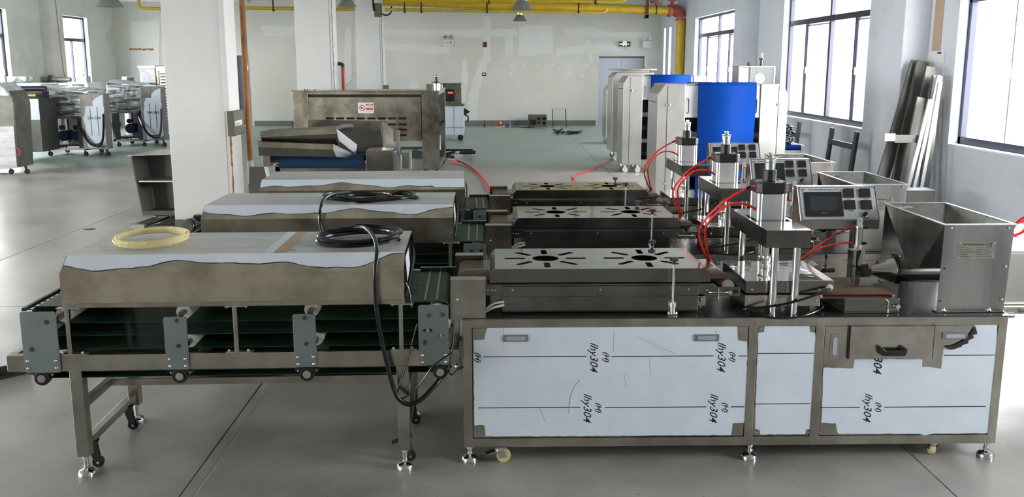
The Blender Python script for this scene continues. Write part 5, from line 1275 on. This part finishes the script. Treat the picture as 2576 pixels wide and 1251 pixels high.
T = thing('steel_clip_plate', 'bright rectangular plate hooked across the leaning channels', 'plate', tuple(P))
MB().box(0, .14, 0, .012, -.10, 0).build('face', 'sheet_grey', T, bevel=.002)
MB().box(.14, .44, .0, .012, -.12, -.02).build('dark_face', 'steel_grey', T)
MB().box(.16, .44, .012, .25, -.04, -.03).box(.16, .17, .012, .25, -.12, -.03).build('hook', 'steel_grey', T)
P = at(2275, 480, y=10.6); P2 = at(2352, 480, y=10.6)
T = thing('steel_box', 'low dark steel box on the floor before the leaning strips', 'box', (P.x, 10.6, 0))
MB().box(0, P2.x - P.x, 0, .02, .12, P.z).box(0, P2.x - P.x, 0, .24, .10, .12).box(0, .01, 0, .24, .12, P.z).box(P2.x - P.x - .01, P2.x - P.x, 0, .24, .12, P.z).box(0, P2.x - P.x, .23, .25, .12, P.z).box(-.01, P2.x - P.x + .01, -.01, .25, P.z, P.z + .006).build('body', 'steel_grey', T, bevel=.003)
for x in (.03, P2.x - P.x - .06): MB().box(x, x + .03, .04, .20, 0, .12).build('foot', 'iron', T)
# wall marks
P = at(2358, 0, x=XR); P2 = at(2358, 128, x=XR)
y0 = at(2372, 60, x=XR).y; y1 = at(2350, 60, x=XR).y
MB().box(XR - .004, XR + .001, y0, y1, at(2360, 128, x=XR).z, 4.0).build('bare_plaster_strip', 'tan', wr_)
MB().box(XR - .006, XR - .003, y0 - .12, y1 + .15, P2.z - .16, P2.z - .02).build('filler_patch', 'patch', wr_)
b = MB()
for px in (2328, 2366): q = at(px, 133, x=XR); b.box(XR - .03, XR, q.y - .03, q.y + .03, q.z - .012, q.z + .010)
b.build('screw', 'black', wr_)
# crack on the far pilaster
b = MB(); rn = random.Random(2)
for k in range(24):
    z = 1.95 + k * .08; y_ = 22.05 + rn.uniform(-.05, .05); b.prism([(y_ - rn.uniform(.01, .06), z), (y_ + rn.uniform(.0, .06), z + .03), (y_ + .02, z + .085), (y_ - .03, z + .07)], 'yz', XR - .003, XR + .001)
b.build('crack', 'tan', wr_, kind='stuff')

# white cart at the right edge with a red hose coil
T = thing('white_cart', 'white topped cart cut by the right edge, behind the nearest hopper', 'cart', (2.95, 5.45, 0))
MB().box(0, 1.3, 0, .95, .60, .94).build('body', 'steel_light', T, bevel=.006)
MB().box(-.01, 1.31, -.01, .96, .94, .955).build('white_top', 'white', T, bevel=.003)
MB().box(-.05, 1.3, -.05, 1.0, .555, .60).build('base_tray', 'steel', T)
MB().cyl((.10, -.09, .56), (.30, -.09, .56), .018, 14).cyl((.38, -.09, .57), (.6, -.09, .57), .018, 14).build('handle', 'steel_light', T)
for x in (.1, 1.2):
    for y in (.1, .85): MB().box(x, x + .05, y, y + .05, .0, .56).build('leg', 'steel_dark', T)
P = at(2556, 642, y=5.9)
T = thing('air_hose', 'red hose loop lying on the white cart at the right edge', 'hose', (P.x, P.y, .956))
MB().tube([(-.20, 0, .008), (-.10, 0, .05), (.02, .0, .11), (.07, .02, .10), (.05, .03, .03), (-.02, .02, .01), (-.04, 0, .06), (0, -.01, .12), (.06, -.02, .14), (.14, -.02, .08), (.25, 0, .01), (.5, 0, .008)], .010, 8).build('tube', 'hose', T)

# ================================================================ fittings on columns
T = thing('rusty_pipe', 'rust brown pipe running up the right side of the nearest column', 'pipe', (-3.255, 11.93, 0))
MB().tube([(0, 0, 0), (0, 0, 1.2), (.004, 0, 2.4), (0, 0, 4.42)], .038, 16).build('pipe', 'rust', T)
MB().cyl((0, 0, .55), (0, 0, .86), .043, 16).build('white_wrap', mat('peeling white wrap', (.7, .69, .66), .7, nscale=14, col2=(.35, .2, .1), contrast=(.35, .42)), T)
pa, pb = at(582, 285, y=11.39), at(621, 343, y=11.39)
T = thing('switch_box', 'olive green switch box on the nearest column over the rusty pipe', 'box', (-3.33, 11.42, pb.z))
hh = at(600, 282, y=11.45).z - at(600, 345, y=11.45).z
MB().box(-.03, .04, -.06, .46, 0, hh).build('box_body', 'olive', T, bevel=.006)
MB().box(.04, .048, -.04, .44, .01, hh - .01).build('box_door', 'olive', T, bevel=.003)
MB().box(.048, .051, .0, .32, hh * .40, hh * .60).build('paper_label', 'paper', T)
MB().box(.051, .053, .0, .22, hh * .46, hh * .49).build('blue_stripe', 'bluepaint', T)
T = thing('cable_trunking', 'white cable trunking on the right front corner of the nearest column', 'trunking', (-3.365, 11.38, pb.z + hh + .0))
MB().box(-.03, .035, 0, .018, 0, 4.42 - pb.z - hh).build('channel', 'white', T, bevel=.003)
# middle column: white conduit and red pipe
T = thing('red_pipe', 'short dark red pipe beside the middle column', 'pipe', (-3.20, 19.25, 0))
MB().cyl((0, 0, 0), (0, 0, 2.05), .035, 14).build('pipe', 'red', T); MB().tube([(0, 0, 2.05), (-.01, 0, 2.12), (-.10, 0, 2.14)], .038, 10).build('elbow', 'iron', T)
# far column box
P = at(1009, 20, y=26.9)
T = thing('junction_box', 'grey junction box high on the farthest column', 'box', (-3.46, 26.55, at(970, 42, y=26.55).z))
MB().box(.0, .20, 0, .25, 0, .38).build('box_body', 'olive', T, bevel=.006)
MB().tube([(-.02, .0, .55), (-.02, -.02, .3), (.0, -.02, .15)], .03, 8).tube([(.2, .0, .08), (.35, 0, .04), (.48, 0, .12), (.5, 0, .3)], .022, 8).build('cable', 'cable', T)
T = thing('socket_box', 'small olive socket box low on the farthest column with white trunking', 'box', (-3.33, 27.0, at(972, 226, y=27).z))
MB().box(0, .16, 0, .2, 0, .14).build('box_body', 'olive', T, bevel=.004); MB().box(.02, .10, .05, .15, .14, 2.0).build('trunking', 'white', T)

# ================================================================ overhead pipes
T = thing('yellow_pipe', 'big yellow pipe under the ceiling turning down by the far right wall', 'pipe', (-3.2, 27.5, 0))
L0 = Vector(at(962, 2, y=27.05)); L1 = Vector(at(1690, 27, y=28.0)); o = Vector(T.location)
MB().tube([L0 - o, (L0 + L1) / 2 - o, L1 - o], .135, 20, sub=1).build('pipe', 'yellow', T)
Q1 = Vector(at(1713, 42, y=28.0)); Q2 = Vector((Q1.x + .02, 28.0, 0.02))
MB().cyl(Q1 - o + Vector((0, 0, -.05)), Q2 - o, .135, 20).build('down_pipe', 'yellow', T)
MB().cyl(Q1 - o + Vector((0, 0, -.12)), Q1 - o + Vector((0, 0, -.06)), .17, 20).tube([L1 - o, L1 - o + Vector((.15, 0, 0)), Vector((Q1.x - .04, 28, L1.z - .06)) - o, Q1 - o], .145, 18).build('elbow', 'pinkred', T)
MB().cyl(L1 - o + Vector((-.12, 0, 0)), L1 - o + Vector((-.06, 0, 0)), .19, 20).cyl(L1 - o + Vector((.08, 0, 0)), L1 - o + Vector((.14, 0, 0)), .19, 20).build('flange', 'pinkred', T)
b = MB().cyl(L1 - o + Vector((0, 0, .1)), L1 - o + Vector((0, 0, .32)), .05, 14); b.ring(L1 - o + Vector((0, 0, .30)), L1 - o + Vector((0, 0, .33)), .14, .11, 20).bar(L1 - o + Vector((-.12, 0, .315)), L1 - o + Vector((.12, 0, .315)), .025, .02).bar(L1 - o + Vector((0, -.12, .315)), L1 - o + Vector((0, .12, .315)), .025, .02)
b.build('valve_wheel', 'pinkred', T)
for px in (1062, 1162, 1268, 1380, 1495, 1580, 1648):
    t = (px - 958) / (1690 - 958); c = L0 + (L1 - L0) * t - o
    MB().cyl(c + Vector((-.02, 0, 0)), c + Vector((.02, 0, 0)), .142, 20).build('pipe_band', ('iron' if px == 1648 else 'yellow'), T)
c = L0 + (L1 - L0) * ((1624 - 958) / 732) - o
MB().box(c.x - .05, c.x + .03, -.2 + c.y, c.y - .14, c.z - .25, 4.42).box(c.x - .05, c.x + .03, c.y - .2, c.y + .2, c.z - .25, c.z - .16).build('hanger', mat('brown painted bracket', (.10, .035, .025), .6), T)
c = L0 + (L1 - L0) * ((1648 - 958) / 732) - o
MB().cyl(c + Vector((0, 0, .12)), c + Vector((0, 0, .20)), .03, 10).box(c.x - .06, c.x + .06, c.y - .05, c.y + .05, c.z + .2, c.z + .32).build('pressure_switch', 'pinkred', T)
MB().tube([c + Vector((-.05, 0, .28)), c + Vector((-.16, 0, .24)), c + Vector((-.15, 0, .55)), (c.x - .05, c.y, 4.42)], .018, 6).build('switch_lead', 'cable', T)
for (p0, p1, yy, ends, lab, hang) in (((350, 20), (403, 22), 27.9, (0, 0), 'short thin yellow pipe with a bend at the far left', ()),
                       ((604, 20), (932, 24), 27.9, (0, 0), 'thin yellow pipe passing behind the middle and farthest columns', (688,)),
                       ((968, 24), (1515, 31), 26.0, (0, 1), 'thin yellow pipe just below the big yellow pipe', (1018, 1060, 1225, 1455)),
                       ((990, 1), (1565, 3), 25.5, (0, 1), 'thin yellow pipe above the big yellow pipe', (1230, 1498))):
    A = at(*p0, y=yy); Bv = at(*p1, y=yy)
    T = thing('thin_pipe', lab, 'pipe', tuple(A)); v = Bv - A
    pts = [Vector((0, 0, 0)), v * .5, v] + ([v + Vector((.10, 0, .03)), v + Vector((.11, 0, .12))] if ends[1] else [])
    if p0[0] == 350: pts = [Vector((0, 0, .28)), Vector((0, 0, .03)), Vector((.06, 0, 0))] + pts[1:]
    MB().tube(pts, .045 if p0[0] != 604 else .05, 12, sub=1).build('pipe', 'yellow', T)
    for px in hang:
        c = at(px, p0[1] + 1, y=yy) - A; MB().box(c.x - .02, c.x + .02, -.06, -.02, c.z - .09, 4.42 - A.z if yy > 27.3 else (4.75 - A.z)).box(c.x - .02, c.x + .02, -.06, .06, c.z - .09, c.z - .05).build('hanger', 'iron', T)

# ================================================================ ceiling lamps
def lamp(px, py, y, d, label):
    P = at(px, py, y=y)
    T = thing('high_bay_lamp', label, 'lamp', tuple(P), group='bell shaped high bay lamps')
    r = d / 2
    MB().lathe([(r, 0), (r * .98, .02), (r * .80, r * .30), (r * .55, r * .72), (r * .42, r * .85)], (0, 0, 0), 32).build('shade', 'lampgrey', T, solid=.004)
    MB().lathe([(r * .44, r * .85), (r * .46, r * .9), (r * .46, r * 1.15), (r * .40, r * 1.2), (.02, r * 1.3)], (0, 0, 0), 28).build('ballast_ring', 'chrome', T)
    MB().cyl((0, 0, r * 1.28), (0, 0, ZC - P.z), .012, 8).build('rod', 'iron', T)
    MB().sphere((0, 0, r * .45), (r * .25, r * .35), 14).build('bulb', 'nylon', T)
lamp(1308, 53, 30.0, .45, 'smallest bell lamp, hanging lowest before the back wall')
lamp(1313, 26, 20.5, .50, 'bell lamp just above the smallest one, overlapping the yellow pipe')
lamp(873, 17, 22.5, .46, 'bell lamp between the middle and farthest columns')
lamp(276, 17, 18.0, .50, 'bell lamp at the top left before the narrow left window')

# ================================================================ fittings on the back wall
def emergency(px, py, label, dark=True):
    P = at(px, py, y=YB)
    T = thing('emergency_light', label, 'light', (P.x, YB, P.z)); w_, h_ = .16, .13
    MB().box(-w_, w_, -.10, 0, -h_, h_ * .7).build('body', 'white', T, bevel=.01)
    for s in (-1, 1): MB().lathe([(.03, -.02), (.055, -.08), (.05, -.09)], (s * .11, -.02, h_ * .7 + .10), 18, 'y').cyl((s * .11, -.05, h_ * .6), (s * .11, -.05, h_ * .7 + .06), .015, 8).build('lamp_head', 'lampgrey' if dark else 'white', T)
    MB().box(-.08, -.05, -.104, -.10, -.03, .0).box(-.01, .03, -.104, -.10, -.02, .0).box(.08, .11, -.104, -.10, -.06, .04).build('marking', 'iron' if dark else 'sash', T)
emergency(1128, 107, 'white emergency light with two dark lamp heads, left on the back wall')
emergency(1627, 111, 'plain white emergency light right of the exit sign', False)
P = at(1571, 111, y=YB)
T = thing('exit_sign', 'black exit sign with a green running figure over the double door', 'sign', (P.x, YB, P.z))
MB().box(-.20, .20, -.07, 0, -.085, .085).build('body', 'black', T, bevel=.005)
MB().box(-.21, -.195, -.072, 0, -.09, .09).build('end_cap', 'sash', T)
b = MB().box(-.065, -.052, -.074, -.071, -.065, .08).box(.048, .061, -.074, -.071, -.06, .08).box(-.065, .061, -.074, -.071, .07, .08)
b.cyl((.0, -.074, .045), (.0, -.071, .045), .014, 12).bar((-.002, -.072, .03), (-.012, -.072, -.012), .020, .003, (0, 1, 0)).bar((-.01, -.072, -.01), (.025, -.072, -.025), .011, .003, (0, 1, 0)).bar((.025, -.072, -.025), (.022, -.072, -.05), .010, .003, (0, 1, 0)).bar((-.012, -.072, -.01), (-.04, -.072, -.045), .011, .003, (0, 1, 0)).bar((0, -.072, .02), (.03, -.072, .005), .009, .003, (0, 1, 0)).bar((0, -.072, .02), (-.035, -.072, .005), .009, .003, (0, 1, 0))
b.build('running_figure', 'green_sign', T)
b = MB().text('EXIT', .05, facing(-.125, -.072, -.005), bold=.001).text('EXIT', .04, facing(.12, -.072, -.005)); b.build('sign_text', 'green_sign', T)
MB().cyl((0, -.01, -.135), (0, 0, -.135), .02, 12).build('test_button', 'pinkred', T)
P = at(1220, 112, y=YB); T = thing('alarm_sounder', 'dark red fire alarm sounder, upper one on the back wall', 'alarm', (P.x, YB, P.z)); MB().box(-.062, .062, -.06, 0, -.09, .09).build('body', mat('dark red plastic', (.16, .01, .012), .4), T, bevel=.008); MB().box(-.04, .04, -.064, -.06, -.06, -.02).build('grille', 'black', T)
P = at(1218, 187, y=YB); T = thing('fire_call_point', 'small red fire call point below the sounder', 'alarm', (P.x, YB, P.z)); MB().box(-.068, .068, -.04, 0, -.058, .058).build('body', mat('red brown plastic', (.14, .012, .012), .4), T, bevel=.006); MB().box(-.04, .04, -.043, -.04, -.02, .03).build('glass_plate', 'white', T)
P = at(1330, 254, y=YB); T = thing('wall_socket', 'small white wall socket low on the back wall', 'socket', (P.x, YB, P.z)); MB().box(-.055, .055, -.012, 0, -.055, .055).build('plate', 'white', T, bevel=.004); MB().box(-.03, -.02, -.014, -.011, -.02, .02).box(.02, .03, -.014, -.011, -.02, .02).build('slots', 'iron', T)

# things on the floor along the back wall
P = at(1329, 321, z=0); yq = 31.2
def fb(px, py, y=yq): return at(px, py, y=y)
a = fb(1329, 321); b1_ = fb(1376, 289)
T = thing('panel_box', 'grey empty panel box with square cut outs leaning at the back wall', 'box', (a.x, yq, 0)); w_, h_ = b1_.x - a.x, b1_.z
sq = lambda x0, x1, z0, z1: [(x0 * w_, z0 * h_), (x1 * w_, z0 * h_), (x1 * w_, z1 * h_), (x0 * w_, z1 * h_)]
MB().sheet([(0, 0), (w_, 0), (w_, h_), (0, h_)], [sq(.06, .42, .15, .60), sq(.48, .64, .58, .80), sq(.76, .94, .58, .80), sq(.48, .64, .20, .42), sq(.76, .94, .20, .42)], .01, facing(0, 0, .0)).build('front_plate', 'steel_grey', T)
MB().box(0, w_, .3, .31, 0, h_).box(0, .01, 0, .3, 0, h_).box(w_ - .01, w_, 0, .3, 0, h_).box(0, w_, 0, .3, h_ - .01, h_).build('box_shell', 'steel_grey', T)
a = fb(1391, 320); b1_ = fb(1425, 276)
T = thing('tube_frame', 'thin rectangular steel frame standing against the back wall', 'frame', (a.x, yq, 0)); w_, h_ = b1_.x - a.x, b1_.z
for x in (0, w_): MB().bar((x, 0, 0), (x, .5, h_), .03, .03).build('upright', 'steel_dark', T)
MB().bar((0, .5, h_), (w_, .5, h_), .03, .03).build('top_bar', 'steel_light', T)
a = at(1255, 320, z=0)
T = thing('hand_tool', 'red and white power tool on the floor by the back wall', 'tool', (a.x, a.y, 0)); MB().prism([(-.08, .03), (.05, .03), (.12, .10), (.10, .20), (.0, .20), (-.06, .12)], 'xz', -.08, .08).build('body', 'red', T, bevel=.01); MB().cyl((.06, -.09, .15), (.06, -.08, .15), .035, 14).build('disc', 'paper', T); MB().box(-.12, .2, -.1, .1, 0, .03).build('base', 'white', T)
a = at(1276, 321, z=0)
T = thing('hand_tool', 'blue grey power tool right of the red one by the back wall', 'tool', (a.x, a.y, 0)); MB().prism([(-.07, .0), (.05, .0), (.09, .12), (.02, .17), (-.06, .12)], 'xz', -.08, .08).build('body', mat('bluegrey plastic', (.06, .09, .13), .5), T, bevel=.01); MB().box(.05, .12, -.03, .03, .06, .17).build('grip', 'sash', T)
a = at(1219, 320, z=0)
T = thing('spray_can', 'small red capped can standing by the back wall', 'can', (a.x, a.y, 0)); MB().cyl((0, 0, 0), (0, 0, .14), .035, 16).build('can_body', 'iron', T); MB().cyl((0, 0, .14), (0, 0, .24), .028, 16).build('cap', 'red', T)
T = thing('black_cable', 'thin dark cable lying along the floor near the tools', 'cable', (at(1300, 321, z=0).x, at(1300, 321, z=0).y, 0))
MB().tube([(-.2, 0, .01), (0, .1, .02), (.2, -.05, .01), (.4, .1, .012), (.6, -.1, .01), (.35, -.2, .01), (.1, -.1, .015)], .014, 6).build('lead', 'bluepaint', T)
for px, lab in ((1405, 'spidery black metal parts on the far floor, left heap'), (1440, 'flat black metal parts on the far floor, right heap')):
    a = at(px, 338, z=0); T = thing('scrap_parts', lab, 'scrap', (a.x, a.y, 0)); rn = random.Random(px)
    for k in range(6):
        an = rn.uniform(0, 3.1) ; L_ = rn.uniform(.12, .32 if px == 1405 else .42)
        MB().bar((-L_ * math.cos(an), -L_ * math.sin(an), .02 + k * .012), (L_ * math.cos(an), L_ * math.sin(an), .03 + (rn.uniform(0, .15) if px == 1405 else k * .015)), .05, .03).build('metal_arm', 'iron', T)

# ================================================================ wrapped machines on the left
def wrapped(x, y, w, d, zt, label, zb=.14, panel=True, rz=0., seed=0):
    rn = random.Random(seed)
    T = thing('wrapped_machine', label, 'machine', (x, y, 0), rz, 'film wrapped machines on the left')
    # open steel base
    for xx in (0, w - .06):
        for yy in (0, d - .06): MB().box(xx, xx + .06, yy, yy + .06, zb, .95).build('leg', 'steel_dark', T)
    MB().box(0, w, 0, .05, zb, zb + .06).box(0, w, d - .05, d, zb, zb + .06).box(0, .05, 0, d, zb, zb + .06).box(w - .05, w, 0, d, zb, zb + .06).build('base_frame', 'steel_dark', T)
    MB().box(0, w, .4, d, zb + .06, zb + .1).build('base_shelf', 'iron', T)
    MB().box(.06, .20, 0, .01, zb + .05, .9).box(w - .20, w - .06, 0, .01, zb + .05, .9).box(0, w, d - .02, d, zb, .9).box(w - .01, w, .05, d, zb, .9).build('base_panel', 'iron', T)
    for k in range(3):
        m_ = MB().cyl((.35 + k * .33, .25, zb + .32), (.35 + k * .33, .62, zb + .32), .13, 20).build('motor', 'bluepaint', T, bevel=.01)
        MB().cyl((.35 + k * .33, .22, zb + .52), (.35 + k * .33, .30, zb + .52), .06, 16).build('gearbox', 'iron', T)
    MB().cyl((.1, .1, .92), (w * .62, .1, .92), .05, 18).build('blue_roller', 'belt_blue', T)
    # wrapped upper body: bulging skin
    nx, nz = 26, 9; vs = []; fs = []
    for i in range(nx + 1):
        for j in range(nz + 1):
            u, v = i / nx, j / nz
            xx = -.03 + u * (w + .06); z = .88 + v * (zt - .88) + .05 * math.sin(u * 3 + seed) * v
            yy = -.05 - .06 * math.sin(math.pi * v) - .018 * math.sin(v * 31 + u * 5) - .02 * rn.random()
            vs.append((xx, yy, z))
    for i in range(nx):
        for j in range(nz): fs.append((i * (nz + 1) + j, (i + 1) * (nz + 1) + j, (i + 1) * (nz + 1) + j + 1, i * (nz + 1) + j + 1))
    MB()._add(vs, fs, smooth=True).build('stretch_wrap', 'wrap', T, solid=.006)
    MB().box(0, w, .0, d, .93, zt - .08).build('upper_body', 'steel_grey', T)
    ny = 8; vs = []; fs = []
    for i in range(nx + 1):
        for j in range(ny + 1):
            u, v = i / nx, j / ny; z = zt + .05 * math.sin(u * 3 + seed) + .05 * math.sin(math.pi * v) + .03 * rn.random()
            vs.append((-.03 + u * (w + .06), -.05 + v * (d + .08), z))
    for i in range(nx):
        for j in range(ny): fs.append((i * (ny + 1) + j, (i + 1) * (ny + 1) + j, (i + 1) * (ny + 1) + j + 1, i * (ny + 1) + j + 1))
    MB()._add(vs, fs, smooth=True).build('top_wrap', 'wrap_top', T, solid=.006)
    if panel:
        cab = MB().box(w - .02, w + .54, -.18, .12, zb + .04, zt - .06).build('end_cabinet', 'sheet_grey', T, bevel=.01)
        fl = MB().prism(rag([(w + .10, zb + .06), (w + .52, zb + .14), (w + .52, zt - .08), (w + .12, zt - .30), (w + .04, .9)], .08, .015), 'xz', -.186, -.181).build('protective_film', 'film', cab)
        b = MB()
        for q in (.20, .36):
            b.box(w + q, w + q + .012, -.189, -.187, zb + .35, 1.15)
            for zz in (.38, 1.0): b.text('304', .10, Matrix(((1, 0, 0, w + q + .005), (0, 0, -1, -.189), (0, 1, 0, zz - .10), (0, 0, 0, 1))))
        b.build('printed_marks', 'ink', cab)
        MB().box(w + .03, w + .27, -.19, -.182, zt - .34, zt - .08).build('tape_patch', 'kraft', cab)
        MB().tube([(w - .1, -.14, .78), (w + .02, -.24, .55), (w + .2, -.27, .30), (w + .42, -.27, .28), (w + .50, -.25, .55), (w + .52, -.22, 1.0)], .022, 8).tube([(w - .1, -.14, .80), (w + .02, -.24, .60), (w + .2, -.27, .34), (w + .42, -.27, .33), (w + .49, -.25, .58), (w + .51, -.22, 1.0)], .016, 8).build('hanging_cable', 'cable', cab)
    for xx in (.1, w - .1, w + .44 if panel else w - .4):
        for yy in (.05, d - .15): caster(T, xx, min(yy, .9 if xx < w else -.02 + yy * .02), zb + .03, 'iron', .4, .055, fork='iron')
    return T
g = lambda px, y: at(px, 300, y=y).x
wrapped(g(103, 21.2), 21.2, g(215, 21.2) - g(103, 21.2), 1.2, 1.52, 'film wrapped machine with an upright white film panel, left of the others', seed=1)
wrapped(g(281, 23.7), 23.7, g(365, 23.7) - g(281, 23.7), 1.2, 1.62, 'film wrapped machine half hidden by the nearest column', seed=2)
# the near one cut by the left edge
x1 = at(70, 300, y=17.6).x
T = thing('wrapped_machine', 'dusty wrapped cabinet machine cut by the left edge', 'machine', (x1 - 1.8, 17.6, 0), 0, 'film wrapped machines on the left')
P = lambda px, py: (at(px, py, y=17.6).x - (x1 - 1.8), at(px, py, y=17.6).z)
pl = [P(-40, 236), P(22, 228), P(30, 240), P(36, 262), P(38, 300), P(45, 422), P(-40, 432)]
MB().prism(pl, 'xz', 0, .62).build('body', 'kraft', T, bevel=.02)
MB().prism([P(-40, 319), P(35, 318), P(43, 417), P(46, 422), P(-40, 432)], 'xz', -.012, -.002).build('film_sheet', 'film_old', T)
MB().prism([P(-40, 205), P(-5, 208), P(15, 222), P(26, 236), P(26, 242), P(-40, 240)], 'xz', -.05, .6).build('top_wrap', 'wrap_top', T, bevel=.02)
MB().ring((P(41, 382)[0], -.008, P(41, 382)[1]), (P(41, 382)[0], -.001, P(41, 382)[1]), .085, .065, 24).build('red_ring_mark', 'red', T)
for px in (18, 58): q = P(px, 425); caster(T, q[0], .1, q[1] + .05, 'iron', .4, .05, fork='iron')
for xx in (.1, .8): caster(T, xx, .5, .15, 'iron', .4, .05, fork='iron')
# panel cabinet between
x0 = at(75, 300, y=20.2).x; xx1 = at(101, 300, y=20.2).x
T = thing('gauge_cabinet', 'dark cabinet with a round gauge between the left wrapped machines', 'cabinet', (x0 - .4, 20.2, 0))
w_ = xx1 - x0 + .4; z0, z1 = at(80, 302, y=20.2).z, at(80, 249, y=20.2).z
MB().box(0, w_ - .22, 0, .8, .2, z1).box(w_ - .22, w_, 0, .8, .2, z0).build('body', 'steel_grey', T, bevel=.006); MB().box(w_ - .2, w_, -.01, 0, z0, z1).build('white_panel', 'film', T)
MB().box(w_ - .22, w_, 0, .8, z0, z1).build('upper_body', 'steel_grey', T)
MB().ring((w_ - .36, -.02, z1 - .12), (w_ - .36, 0, z1 - .12), .055, .042, 20).lathe([(.042, -.005), (.001, -.006)], (w_ - .36, 0, z1 - .12), 20, 'y').build('gauge', 'iron', T)
MB().cyl((-.2, .3, z1 + .22), (w_ + .05, .3, z1 + .22), .055, 16).box(-.3, w_, .2, .5, z1, z1 + .16).build('top_roller', 'iron', T)
MB().cyl((.1, -.02, z1 + .08), (w_ - .02, -.02, z1 + .08), .05, 16).build('brass_roller', 'brass', T)
# row behind: mixer bowl, wrapped tables
T = thing('mixer_bowl', 'wide steel bowl on a stand at the far left by the window', 'bowl', (at(50, 200, y=24).x, 24, 0))
zt = at(50, 193, y=24).z; zb_ = at(50, 208, y=24).z
MB().lathe([(.10, zb_ - .02), (.24, zb_), (.29, zb_ + .05), (.30, zt), (.31, zt + .005)], (0, 0, 0), 32).build('bowl', 'alu', T, solid=.006)
MB().cyl((0, 0, .02), (0, 0, zb_), .08, 16).cyl((0, 0, 0), (0, 0, .04), .3, 24).build('pedestal', 'steel', T)
T = thing('wrapped_table', 'low table machine under white wrap behind the left machines', 'table', (at(36, 220, y=22.8).x, 22.9, 0))
w_ = at(102, 220, y=22.9).x - at(36, 220, y=22.9).x; z0, z1 = at(60, 234, y=22.9).z, at(60, 210, y=22.9).z
MB().box(0, w_, 0, .9, z0, z1).build('white_wrap', 'wrap_top', T, bevel=.05); MB().box(.05, w_, .1, .8, 0, z0).build('body', 'steel_dark', T)
T = thing('roller_unit', 'long grey cylinder unit on a wrapped bench under the narrow left window', 'machine', (at(92, 215, y=26.4).x, 26.4, 0))
w_ = at(168, 215, y=26.4).x - at(92, 215, y=26.4).x; z0, z1 = at(100, 207, y=26.4).z, at(100, 194, y=26.4).z
MB().cyl((0, .3, (z0 + z1) / 2), (w_, .3, (z0 + z1) / 2), (z1 - z0) / 2, 20).build('cylinder_cover', 'lampgrey', T, bevel=.01)
MB().box(0, w_ * 1.7, 0, .9, z0 - .28, z0 - .02).build('bench', 'white', T, bevel=.01); MB().box(.1, w_ * 1.6, .1, .8, 0, z0 - .28).build('body', 'steel_dark', T)
MB().box(.25, .33, .2, .3, z0 - .05, z1 + .05).box(.2, .5, .18, .26, z0 - .03, z0 + .03).build('clamp', 'black', T)
x_ = at(200, 215, y=26.4).x - T.location.x
MB().box(x_ - .12, x_ + .12, .2, .5, z0 - .05, z1 + .02).cyl((x_, .3, z1), (x_, .3, z1 + .10), .03, 10).build('motor_head', 'sash', T)
MB().box(w_ + .15, w_ + .5, -.01, 0, z0 - .2, z0 - .06).build('dark_window', 'iron', T)
# tall cabinet with louvres
x0 = at(352, 200, y=26.5).x; xx1 = at(392, 200, y=26.5).x
T = thing('tall_wrapped_cabinet', 'tall white wrapped cabinet with a louvred side behind the wrapped machines', 'cabinet', (x0, 26.5, 0)); z1 = at(360, 165, y=26.5).z
w_ = xx1 - x0
MB().box(0, w_, 0, 1.0, .1, z1 - .06).build('wrapped_body', 'wrap_top', T, bevel=.02); MB().box(-.03, w_ + .02, -.03, 1.0, z1 - .07, z1).build('top_frame', 'white', T)
MB().box(w_ + .02, w_ + .36, .0, 1.0, .1, z1 - .02).build('side_column', 'steel_dark', T)
MB().box(w_ + .06, w_ + .10, -.03, .02, .9, z1 - .15).build('wood_batten', 'yellow_hose', T)
for k in range(16): MB().prism([(0, 0), (.0, .02), (.05, .055), (.05, .035)], 'yz', w_ + .14, w_ + .36).build('louvre', 'alu', T).location = (0, -.05, .55 + k * .085)
for xx in (.1, w_ - .1): MB().box(xx, xx + .06, .1, .9, 0, .12).build('foot', 'iron', T)
T = thing('wrapped_drum', 'small white wrapped drum left of the tall wrapped cabinet', 'drum', (at(323, 200, y=25.6).x, 25.6, 0)); z1 = at(323, 193, y=25.6).z
MB().lathe([(.17, .0), (.17, z1 - .04), (.15, z1), (.001, z1 + .005)], (0, 0, 0), 24).build('drum', 'wrap_top', T); MB().box(.03, .16, -.18, -.1, z1 - .11, z1 - .02).build('label_window', 'iron', T)
# wall marks on the left of the back wall
b = MB()
for k in range(6): q0 = at(330 + k * 10, 124 + (k % 2), y=YB); b.prism(rag([(q0.x - .05, q0.z - .02), (q0.x + .09, q0.z - .02), (q0.x + .08, q0.z + .035), (q0.x - .04, q0.z + .03)], .04, .012), 'xz', YB - .03, YB)
b.build('brown_scrape', 'rust', wb_, kind='stuff')
T = thing('hanging_wire', 'dark loose cable hanging in the back left corner', 'cable', tuple(at(278, 130, y=YB - .03)))
o = Vector(T.location)
MB().tube([Vector(at(px, py, y=YB - .04)) - o for px, py in ((277, 130), (282, 140), (284, 160), (287, 180), (289, 205), (290, 230))], .04, 6).build('wire', 'iron', T)
T = thing('hanging_wire', 'thin loose wire running down the pillar between the left windows', 'cable', (XL + .305, 27.3, 1.6))
MB().tube([(0, 0, 2.6), (.01, .05, 1.6), (.0, .1, .8), (.01, .16, .2), (.02, .25, .02), (.03, .12, .0)], .012, 6).build('wire', 'tan', T)
